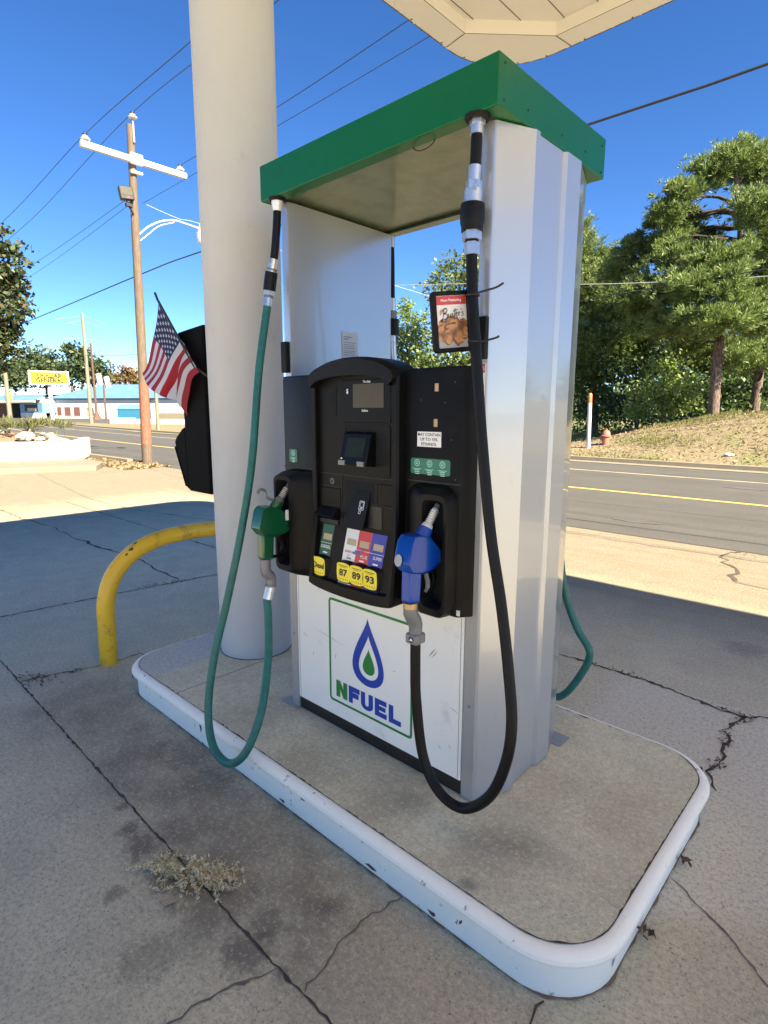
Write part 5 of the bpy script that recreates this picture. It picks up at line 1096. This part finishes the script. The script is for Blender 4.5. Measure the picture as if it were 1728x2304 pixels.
# wires
def wire(label, pts, r, mat='wire_dark', name='overhead_wire', n=10, group='overhead wires along the road'):
    b = MB(mat); b.tube(spline(pts, n), r, 6); return tag(b.build(name, smooth=True), label, 'wire', group)
WX = UX + .46
wire('upper wire resting on the left end of the white crossarm', [(-60, 4.5, 8.35), (-36, 4.45, 7.55), (-22, 4.43, 7.78), (WX, 4.42, 8.27), (-9, 4.43, 8.33), (-2, 4.45, 8.5), (25, 4.5, 9.2)], 0.0082)
wire('topmost wire carried by the insulator on the very top of the tall pole', [(-60, 5.8, 9.2), (-36, 5.72, 8.25), (-24, 5.7, 8.36), (WX, UY + .04, 9.17), (-8, 5.68, 9.12), (-2, 5.7, 9.3), (25, 5.8, 10)], 0.0082)
wire('wire resting on the right end of the white crossarm', [(-60, 7.0, 8.0), (-38, 6.96, 7.0), (-24.8, 6.94, 7.05), (WX, 6.92, 8.27), (-10, 6.93, 8.31), (-6.1, 6.94, 8.48), (-1, 6.95, 8.75), (25, 7, 10)][2:], 0.0082) if False else wire('wire resting on the right end of the white crossarm', [(WX, 6.92, 8.27), (-10, 6.93, 8.31), (-6.1, 6.94, 8.48), (-1, 6.95, 8.75), (25, 7, 10)], 0.0082)
wire('lower wire meeting the tall pole beside the floodlight, running left', [(-60, 5.95, 7.6), (-40, 5.92, 6.9), (-24.8, 5.9, 7.03), (UX + .3, 5.6, 7.22)], 0.0068)
wire('lowest of the two thin wires running left from the floodlight', [(-60, 5.95, 7.1), (-40, 5.92, 6.45), (-24.9, 5.9, 6.67), (UX + .3, 5.6, 7.05)], 0.0061)
wire('thin wire running right from the pole below the crossarm towards the canopy', [(UX, 6.0, 7.17), (-12, 6, 7.21), (-8.8, 6, 7.255), (-4.9, 6, 7.34), (0, 6, 7.5), (25, 6, 8.4)], 0.0061)
wire('thick sagging cable crossing behind the column at half the height of the pole', [(-60, 5.75, 5.5), (-38, 5.68, 4.75), (-24, 5.62, 4.96), (UX, 5.6 + .17, 5.27), (-11.3, 5.62, 5.225), (-1.95, 5.6, 5.08), (0, 5.6, 5.07), (4, 5.6, 5.15), (25, 5.7, 6)], 0.0150)
wire('pale service line running from the pole to the street lamp', [(UX + .1, 6.05, 7.13), (UX + .25, 6.9, 6.93), (UX + .32, 7.5, 6.92), (-13, 9.5, 6.2), (-12, 15, 5.6)], 0.0054, 'wire_pale')
wire('thin drooping lamp lead below the pale service line', [(UX + .25, 6.75, 6.95), (UX + .25, 6.55, 6.75), (UX + .25, 6.40, 6.70)], 0.0041)
wire('black cable crossing in front of the pines across the road', [(-25, 20, 5.6), (-14, 20, 5.55), (-8.7, 20, 5.70), (-5.4, 20, 5.83), (-2.6, 20, 5.92), (10, 20, 6.6)], 0.0204)
wire('pale cable crossing in front of the pines across the road', [(-30, 20.2, 9.0), (-14, 20.2, 7.1), (-8.66, 20.2, 6.33), (-5.4, 20.2, 5.97), (-3.06, 20.2, 5.76), (8, 20.2, 5.2)], 0.0122, 'wire_pale')
wire('dark cable low in front of the woods seen through the dispenser opening', [(-30, 20, 5.2), (-20, 20, 5.05), (-14, 20, 5.2), (-10, 20, 5.5)], 0.0136)
wire('dark cable near the distant pole, running right behind the tall pole', [(-66.2, 22.9, 7.4), (-50, 20, 6.2), (-40, 18.6, 5.8), (-30, 17, 5.6)], 0.0170)
# distant poles
def far_pole(x, y, h, r, mat, label, arms=()):
    t = thing('utility_pole', (x, y, 0), label, 'utility pole', 'distant poles along the road')
    b = MB(mat); b.tube([(x, y, 0), (x, y, h)], [r, r * .7], 10); b.build('shaft', t, smooth=True)
    for (z, L_, tilt) in arms:
        b = MB('pole_grey'); b.tube([(x - .4, y - L_, z - tilt), (x, y, z), (x - .4, y + L_, z - tilt)], .035, 6); b.build('crossarm', t)
    return t
far_pole(-66.2, 22.92, 11.8, .22, 'pole_grey', 'grey green weathered pole with thin arms in front of the blue roofed store', [(11.5, 2.6, .6), (11.0, 1.9, .5), (9.2, 2.0, .2)])
far_pole(-41.24, 18.6, 5.9, .15, 'pole_grey', 'short grey wooden pole at the road edge, half hidden by the flag')
far_pole(-88, 20.6, 9.8, .30, 'pole_grey', 'plain grey pole left of the yellow sign')
t = far_pole(-92.5, 33.4, 11.5, .20, 'pole_rusty', 'dark rusty pole with a lamp between the grey pole and the square lamp post', [(11.2, 1.2, -.4)])
b = MB('pole_rusty'); b.lathe((-92.5, 33.4, 0), [(.9, 0), (.5, .5), (.22, 1.2)], 8); b.build('foot', t)
t = thing('lamp_post', (-93.3, 35.1, 0), 'thin dark post with two white box floodlights near the teal dumpster', 'lamp post')
b = MB('pole_rusty'); b.tube([(-93.3, 35.1, 0), (-93.3, 35.1, 5.6)], [.17, .14], 8); b.build('shaft', t)
for dy, z in ((-.62, 6.2), (.55, 5.8)):
    b = MB('porcelain'); b.obox((-93.2, 35.1 + dy, z), (.25, 0, 0), (0, .36, .08), (0, -.12, .85)); b.build('lamp_head', t, bevel=.05)

# ================================================================ yellow store sign and the buildings
sx0, sy0, sx1, sy1 = -93.0, 24.70, -91.52, 29.55
sg = thing('store_sign', (-92.5, 27.28, 0), 'yellow roadside store sign with black letters on a white post', 'sign')
b = MB('sign_frame'); b.tube([(-92.75, 27.25, 0), (-92.75, 27.25, 5.3)], .27, 8); b.build('post', sg)
dx, dy = (sx1 - sx0), (sy1 - sy0); Ls = math.hypot(dx, dy); ux, uy = dx / Ls, dy / Ls; nx_, ny_ = uy, -ux      # normal faces the camera
def sf(u, v, d=0): return ((sx0 + sx1) / 2 + ux * u + nx_ * d, (sy0 + sy1) / 2 + uy * u + ny_ * d, 6.08 + v)
b = MB('sign_frame'); b.add([sf(u, v, d_) for v in (-.98, .98) for d_ in (-.25, .12) for u in (-2.55, 2.55)], [(0, 2, 3, 1), (4, 5, 7, 6), (0, 1, 5, 4), (2, 6, 7, 3), (0, 4, 6, 2), (1, 3, 7, 5)]); b.build('frame', sg)
b = MB('sign_yellow'); b.add([sf(-2.32, -.80, .14), sf(2.32, -.80, .14), sf(2.32, .80, .14), sf(-2.32, .80, .14)], [(0, 1, 2, 3)]); b.build('panel', sg)
b = MB('ink_black'); b.text('DOLLAR', lambda u, v: sf(.12 + u, .31 + v, .17), w=3.2, h=.66, bold=.05); b.text('GENERAL', lambda u, v: sf(.12 + u, -.37 + v, .17), w=3.7, h=.66, bold=.05); b.build('lettering', sg)

def fac(p0, p1):       # facade frame: u along the wall from p0, d towards the viewer
    p0, p1 = np.array(p0, float), np.array(p1, float); L_ = np.linalg.norm(p1 - p0); u_ = (p1 - p0) / L_; n_ = np.array([u_[1], -u_[0]])
    return (lambda u, z, d=0: (*(p0 + u_ * u + n_ * d), z)), L_
def fbox(b, f, u0, u1, z0, z1, d0, d1, mat=None):
    b.add([f(u, z, d_) for z in (z0, z1) for d_ in (d0, d1) for u in (u0, u1)], [(0, 2, 3, 1), (4, 5, 7, 6), (0, 1, 5, 4), (2, 6, 7, 3), (0, 4, 6, 2), (1, 3, 7, 5)], mat)
f, Lf = fac((-112.0, 33.2), (-80.5, 51.4))
st = thing('store_building', (-97, 41, 0), 'long low white store with a blue hipped roof and brown shuttered windows', 'building')
b = MB('wall_white'); fbox(b, f, -.2, Lf, 0, 3.42, -16, 0); wl = b.build('wall', st)
b = MB('fascia_grey'); fbox(b, f, -.6, Lf + 1, 3.24, 3.47, -17, .32); b.build('eaves', st)
b = MB('roof_blue'); b.add([f(-1.5, 3.48, .6), f(Lf + 1.5, 3.48, .6), f(Lf + 1.5, 3.48, -18), f(-1.5, 3.48, -18), f(5.2, 6.15, -7.5), f(Lf - 4, 6.15, -7.5), f(5.2, 6.15, -9), f(Lf - 4, 6.15, -9)], [(0, 1, 5, 4), (1, 2, 7, 5), (2, 3, 6, 7), (3, 0, 4, 6), (4, 5, 7, 6)]); b.build('roof', st)
for (u0, u1, z0, z1) in ((1.15, 1.95, .54, 1.95), (2.66, 3.86, .46, 1.95), (4.58, 5.8, .45, 1.95)):
    b = MB('poster_grey'); b.plate([(u0 - .12, z0 - .12), (u1 + .12, z0 - .12), (u1 + .12, z1 + .12), (u0 - .12, z1 + .12)], [[(u0, z0), (u1, z0), (u1, z1), (u0, z1)]], lambda u, v: f(u, v, .05)); b.build('window_frame', wl)
    b = MB('shutter_brown'); fbox(b, f, u0, u1, z0, z1, .002, .03)
    for k in range(6): fbox(b, f, u0 + (u1 - u0) * (k + .15) / 6, u0 + (u1 - u0) * (k + .3) / 6, z0 + .02, z1 - .02, .03, .045, 'brown_black')
    b.build('shutter', wl)
b = MB('fascia_grey'); fbox(b, f, 7.15, 8.65, .55, 1.92, .002, .05); w_ = b.build('window', wl)
b = MB('lcd_pale'); fbox(b, f, 7.3, 7.85, .62, 1.4, .051, .07); b.build('poster', wl)
b = MB('dark_glass'); fbox(b, f, 7.95, 8.55, .65, 1.84, .051, .07); b.build('pane', wl)
for u in (11.4, 15.2):
    b = MB('poster_grey'); fbox(b, f, u, u + 1.0, 2.28, 2.56, .002, .05); b.build('vent', wl)
b = MB('fascia_grey'); fbox(b, f, 19.8, 19.95, 0, 3.3, .002, .12); b.build('downpipe', wl)
b = MB('old_concrete'); fbox(b, f, 21.6, Lf, 0, 1.02, .002, .10); b.build('plinth', wl)
b = MB('poster_grey'); fbox(b, f, 10.9, 14.0, 1.0, 1.07, .002, .06); fbox(b, f, 13.93, 14.0, 0, .998, .002, .06); b.build('hand_rail', wl)
f2, L2 = fac((-140, 23.5), (-110.6, 31.4))
sh = thing('shop_building', (-125, 28, 0), 'low brick shop wing with a blue metal awning left of the white store', 'building')
b = MB('brick_wall'); fbox(b, f2, 0, L2 - 6.5, 0, 2.6, -9, 0); b.build('wall', sh)
b = MB('wall_white'); fbox(b, f2, L2 - 6.3, L2, 0, .95, -.4, .3); fbox(b, f2, 0, L2, 2.6, 3.3, -9.2, .0); b.build('base_wall', sh)
b = MB('wall_blue'); fbox(b, f2, L2 - 6.4, L2 + .1, .95, 2.75, -5, .22); bw = b.build('bay', sh)
b = MB('dark_glass'); fbox(b, f2, L2 - 5.0, L2 - 1.2, 1.25, 2.4, .225, .26); w_ = b.build('window', bw)
b = MB('lcd_pale'); fbox(b, f2, L2 - 4.2, L2 - 1.6, 1.28, 1.8, .262, .27); b.build('display_goods', w_)
b = MB('roof_blue'); b.add([f2(-2, 3.05, 1.9), f2(L2 + .6, 3.05, 1.9), f2(L2 - .8, 4.2, -1.6), f2(-2, 4.2, -1.6)], [(0, 1, 2, 3)]); b.add([f2(-2, 4.19, -1.6), f2(L2 - .8, 4.19, -1.6), f2(L2, 4.0, -9), f2(-2, 4.0, -9)], [(0, 1, 2, 3)]); b.build('roof', sh)
b = MB('sticker_white'); fbox(b, f2, -2, L2 + .6, 2.78, 3.06, 1.6, 1.93); b.build('fascia', sh)
b = MB('void'); fbox(b, f2, L2 - 9.0, L2 - 6.9, 0, 2.6, .002, .05); b.build('door', sh)
for u in (L2 - 8.0, L2 - 13.2, L2 - 18):
    b = MB('fascia_grey'); b.tube([f2(u, 0, 1.5), f2(u, 2.85, 1.5)], .09, 6); b.build('post', sh)
b = MB('porcelain'); b.obox(f2(L2 - 21, 4.95, -3), (2.2, .6, 0), (-.3, 1.2, 0), (0, 0, .75)); b.build('roof_unit', sh); b = MB('porcelain'); b.obox(f2(L2 - 9.5, 4.4, -3), (1.2, .4, 0), (-.3, 1.0, 0), (0, 0, .3)); b.build('roof_unit', sh)
b = MB('sign_yellow'); b.obox((-91, 21.4, 3.2), (.2, -.05, 0), (.05, .42, 0), (0, 0, .55)); tag(b.build('road_sign'), 'small plain yellow plate fixed on the grey pole left of the store sign', 'sign')
# dumpster and planter kerb in the lot
du = thing('dumpster', (-84.2, 35.0, 0), 'teal blue metal dumpster standing in front of the white store', 'dumpster')
f3, L3 = fac((-85.2, 33.6), (-83.4, 36.9))
b = MB('dumpster_blue'); fbox(b, f3, 0, L3, .12, 1.65, -1.9, 0); fbox(b, f3, -.05, L3 + .05, 1.55, 1.68, -1.95, .06); b.build('body', du)
b = MB('roof_blue'); b.add([f3(-.08, 1.69, .1), f3(L3 + .08, 1.69, .1), f3(L3 - .2, 2.35, -1.3), f3(.2, 2.35, -1.3), f3(-.08, 1.69, -1.95), f3(L3 + .08, 1.69, -1.95)], [(0, 1, 2, 3), (3, 2, 5, 4), (0, 3, 4), (1, 5, 2)]); b.build('lid', du)
b = MB('whitewash')
for (p, q) in (((-64.5, 24.2), (-61.5, 25.6)), ((-61.4, 25.7), (-55.5, 30.4)), ((-55.4, 30.5), (-47, 36))):
    fk, Lk = fac(p, q); fbox(b, fk, 0, Lk - .1, 0, .68 if p[0] < -63 else .55, -.4, 0)
tag(b.build('lot_kerb', bevel=.03), 'low white painted block kerb in front of the teal dumpster', 'kerb')
Cw = np.stack([RNG.uniform(-54, -48, 260), RNG.uniform(31.6, 33, 260), RNG.uniform(.3, .9, 260)], 1); Cw[:, 1] = 31.2 + (Cw[:, 0] + 54) * .66 + RNG.normal(size=260) * .15
V, F = leaves(Cw, .35, 1.8, .5); tag(npmesh('weed_patch', V, F, 'leaf_green'), 'green weeds growing over the white lot kerb behind the flag', 'weeds', kind='stuff')

# ================================================================ marker post and hydrant on the bank
hz = bank_h(-7.3, 18.3)
mp = thing('marker_post', (-7.25, 18.3, hz - .1), 'white pipeline marker post with an orange tip on the bank', 'marker post')
b = MB('pipe_white'); b.tube([(-7.22, 18.3, hz - .1), (-7.27, 18.3, hz + 1.62)], .068, 14); b.build('tube', mp, smooth=True)
b = MB('orange_cap'); b.tube([(-7.27, 18.3, hz + 1.60), (-7.28, 18.3, hz + 1.90), (-7.28, 18.3, hz + 1.94)], [.073, .073, .05], 14); b.build('cap', mp, smooth=True, ang=50)
hx, hy = -6.85, 18.9; hz = bank_h(hx, hy)
hd = thing('fire_hydrant', (hx, hy, hz), 'faded red fire hydrant half hidden behind the crest of the bank', 'fire hydrant')
b = MB('hydrant_red'); b.lathe((hx, hy, hz - .1), [(.13, 0), (.13, .38), (.18, .40), (.18, .44), (.15, .46), (.13, .56), (.07, .62), (.04, .63), (.04, .68)], 14); b.build('barrel', hd, smooth=True, ang=35)
for a in (0, PI):
    b = MB('hydrant_red'); b.tube([(hx, hy, hz + .22), (hx + .2 * math.cos(a + .6), hy + .2 * math.sin(a + .6), hz + .22)], .06, 10); b.build('outlet', hd)
b = MB('sticker_white'); b.ellipsoid((-2.55, 17.4, bank_h(-2.55, 17.4) + .05), (.14, .07, .05), 8, 5, .4); tag(b.build('litter_scrap'), 'white scrap of litter lying on the bank', 'litter')

# ================================================================ trees
def limb(b, p, q, r0, r1, n=5, wig=.05):
    p, q = np.array(p, float), np.array(q, float); L_ = np.linalg.norm(q - p)
    pts = [p + (q - p) * t + RNG.normal(size=3) * wig * L_ * (0 < t < 1) + np.array([0, 0, .08 * L_ * math.sin(t * PI)]) for t in np.linspace(0, 1, n)]
    b.tube(pts, list(np.linspace(r0, r1, n)), 6); return pts
def make_tree(key, name, label, kind, mat, tr=.3, dens=10, leaf=.16, per=20, clump=.3, shell=.5, group='trees across the road', twigs=0, base=None):
    T_ = TREES[key]; tk = [np.array(p) for p in T_['trunk']]; bl = T_['blobs']
    t0 = tk[0].copy(); 
    if base is not None: t0[2] = base
    t = thing(name, tuple(t0), label, 'tree', group)
    b = MB('bark'); pts = [t0 - P(0, 0, .3)] + [t0] + tk[1:]; sp = spline(pts, 4)
    b.tube(sp, list(np.linspace(tr, tr * .22, len(sp))), 12); b.build('trunk', t, smooth=True)
    for (x, y, z, rh, rv) in bl:
        b = MB('branch')
        c = np.array([x, y, z]); d = [np.linalg.norm(p - (c - P(0, 0, .5 * rv))) + (3 if p[2] > c[2] else 0) for p in sp]; p0 = sp[int(np.argmin(d))]
        L_ = limb(b, p0, c, tr * .30, tr * .09)
        for _ in range(twigs):
            e = c + rand_dirs(1)[0] * np.array([rh, rh, rv]) * RNG.uniform(.6, .95); limb(b, L_[RNG.integers(2, 5)], e, tr * .09, tr * .03, 4, .07)
        b.build('limb', t, smooth=True)
    C_, D_ = blob_points(bl, dens, shell, 1.0, clump, per)
    if kind == 'pine':
        D_ = D_ * .7 + np.array([0, 0, .75]); D_ /= np.linalg.norm(D_, axis=1, keepdims=True)
        V, F = needles(C_, D_, leaf, leaf * .13, 14)
    else: V, F = leaves(C_, leaf, 1.6, .5)
    npmesh('crown', V, F, mat, t); return t
make_tree('pine_a', 'pine_tree', 'tall pine with a broad rounded crown and a bare trunk on the bank', 'pine', 'pine_needles', .24, 95, .235, 5, .17, .30, twigs=9)
make_tree('pine_b', 'pine_tree', 'second pine trunk at the right edge beside the broad crowned pine', 'pine', 'pine_needles', .24, 70, .24, 5, .18, .30, twigs=5)
make_tree('pine_c', 'pine_tree', 'darker leaning pine next to the right column of the dispenser', 'pine', 'pine_needles', .22, 75, .24, 5, .18, .3, twigs=4, base=.3)
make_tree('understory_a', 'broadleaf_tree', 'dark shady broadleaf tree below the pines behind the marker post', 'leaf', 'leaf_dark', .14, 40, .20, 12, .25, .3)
make_tree('understory_b', 'broadleaf_tree', 'small light green sapling tree in front of the pine trunks', 'leaf', 'leaf_light', .09, 75, .15, 9, .25, .3)
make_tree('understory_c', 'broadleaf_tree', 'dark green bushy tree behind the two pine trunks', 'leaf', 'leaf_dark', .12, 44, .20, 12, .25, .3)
make_tree('broad_e', 'broadleaf_tree', 'dense shady tree filling the gap behind both pine trunks', 'leaf', 'leaf_green', .2, 30, .24, 12, .25, .3)
make_tree('broad_a', 'broadleaf_tree', 'airy broadleaf tree behind the poster with sky showing through', 'leaf', 'leaf_green', .2, 30, .21, 12, .22, .45, twigs=4)
make_tree('broad_b', 'broadleaf_tree', 'pointed yellowish tree at the left of the dispenser opening', 'leaf', 'leaf_light', .16, 36, .22, 12, .25, .3)
make_tree('broad_c', 'broadleaf_tree', 'broad green tree hidden mostly behind the right column', 'leaf', 'leaf_green', .2, 26, .24, 12, .25, .3)
make_tree('broad_d', 'broadleaf_tree', 'low mid green tree seen just above the console of the dispenser', 'leaf', 'leaf_green', .14, 44, .20, 12, .25, .3)
FL = ['green tree at the far left behind the shop wing', 'round topped tree behind the yellow sign', 'tree just right of the yellow sign behind the store', 'tall thin topped tree behind the grey pole', 'green tree right of the grey pole above the store roof',
      'small tree turning brown above the store roof', 'orange brown autumn tree above the store roof', 'pale green tree beside the red footed pole', 'green tree behind the flag above the blue roof']
for i, lab in enumerate(FL):
    make_tree('far_%d' % i, 'broadleaf_tree', lab, 'leaf', 'leaf_autumn' if i in (5, 6) else ('leaf_light' if i == 7 else 'leaf_far'), .5, 3.2, .85, 14, .28, .2, 'trees behind the store', base=0)
make_tree('magnolia', 'magnolia_tree', 'glossy dark leaved magnolia tree cut off by the left edge', 'leaf', 'leaf_glossy', .2, 70, .17, 11, .17, .35, 'trees across the road', twigs=3, base=0)
# far off woods, one mass
C_ = []
for k in range(150):
    t_ = k / 149; x = -175 + 215 * t_; y = 52 + 45 * math.sin(t_ * PI * .9) - 12 * t_ + RNG.normal() * 3 + (20 if x < -90 else 0); h = 4.2 + 1.6 * math.sin(k * 1.7) + RNG.uniform(0, 1.5)
    n = 330; d = rand_dirs(n); C_.append(np.array([x, y, h * .55]) + d * RNG.uniform(.4, 1.1, (n, 1)) * np.array([2.6, 2.6, h * .6]))
C_ = np.concatenate(C_); C_ = C_[C_[:, 2] > 0]; V, F = leaves(C_, .8, 1.5, .5); tag(npmesh('distant_woods', V, F, 'leaf_far'), 'low band of distant woods along the horizon', 'woods', kind='stuff')
# brush at the foot of the trees behind the bank
n = 15000; px = RNG.uniform(-34, 4, n); py = 25.5 + RNG.uniform(0, 8, n) - .25 * np.minimum(0, px + 8); pz = np.array([bank_h(a, c) for a, c in zip(px, py)]) + np.abs(RNG.normal(size=n)) * (.55 + .35 * np.sin(px * 1.1)) * (1 + .6 * (px < -6))
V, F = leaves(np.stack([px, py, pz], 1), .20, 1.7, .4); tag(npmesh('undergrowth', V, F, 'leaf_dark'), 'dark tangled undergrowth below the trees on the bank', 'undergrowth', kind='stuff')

# ================================================================ camera, sun, sky
cam = bpy.data.cameras.new('camera'); co = bpy.data.objects.new('camera', cam); COL.objects.link(co); scn.camera = co
yaw, pitch, roll, fpx = .7517, .1762, .0021, 1287.1
fw = Vector((-math.sin(yaw) * math.cos(pitch), math.cos(yaw) * math.cos(pitch), -math.sin(pitch))); r = Vector((math.cos(yaw), math.sin(yaw), 0)); u = r.cross(fw)
r2 = math.cos(roll) * r + math.sin(roll) * u; u2 = -math.sin(roll) * r + math.cos(roll) * u
M = Matrix((r2, u2, -fw)).transposed().to_4x4(); M.translation = Vector((1.5572, -1.8873, 1.5657)); co.matrix_world = M
cam.sensor_fit = 'HORIZONTAL'; cam.sensor_width = 36; cam.lens = 36 * fpx / 1728; cam.clip_start = .05; cam.clip_end = 3000
sund = Vector((1.216, -.076, 1)).normalized()
su = bpy.data.lights.new('sun', 'SUN'); su.energy = SUN_E; su.angle = math.radians(.5); su.color = (1, .86, .63)
so = bpy.data.objects.new('sun', su); COL.objects.link(so); so.rotation_euler = sund.to_track_quat('Z', 'Y').to_euler(); so.location = (20, -5, 30)
w = bpy.data.worlds.new('World'); scn.world = w; w.use_nodes = True; nt = w.node_tree; bg = nt.nodes['Background']
sky = nt.nodes.new('ShaderNodeTexSky'); sky.sky_type = 'NISHITA'; sky.sun_disc = False; sky.sun_elevation = math.asin(sund.z); sky.sun_rotation = math.atan2(sund.x, sund.y)
sky.air_density = AIR; sky.dust_density = .05; sky.ozone_density = OZ; sky.altitude = 300
hs = nt.nodes.new('ShaderNodeHueSaturation'); hs.inputs['Saturation'].default_value = SAT; hs.inputs['Hue'].default_value = .506; nt.links.new(sky.outputs[0], hs.inputs['Color']); nt.links.new(hs.outputs[0], bg.inputs[0]); bg.inputs[1].default_value = SKY_S
vs_ = scn.view_settings; vs_.view_transform = 'Standard'; vs_.look = 'None'; vs_.gamma = 1; vs_.use_curve_mapping = False; vs_.exposure = EXPO
scn.cycles.max_bounces = 8; scn.cycles.diffuse_bounces = 5; scn.cycles.transparent_max_bounces = 8
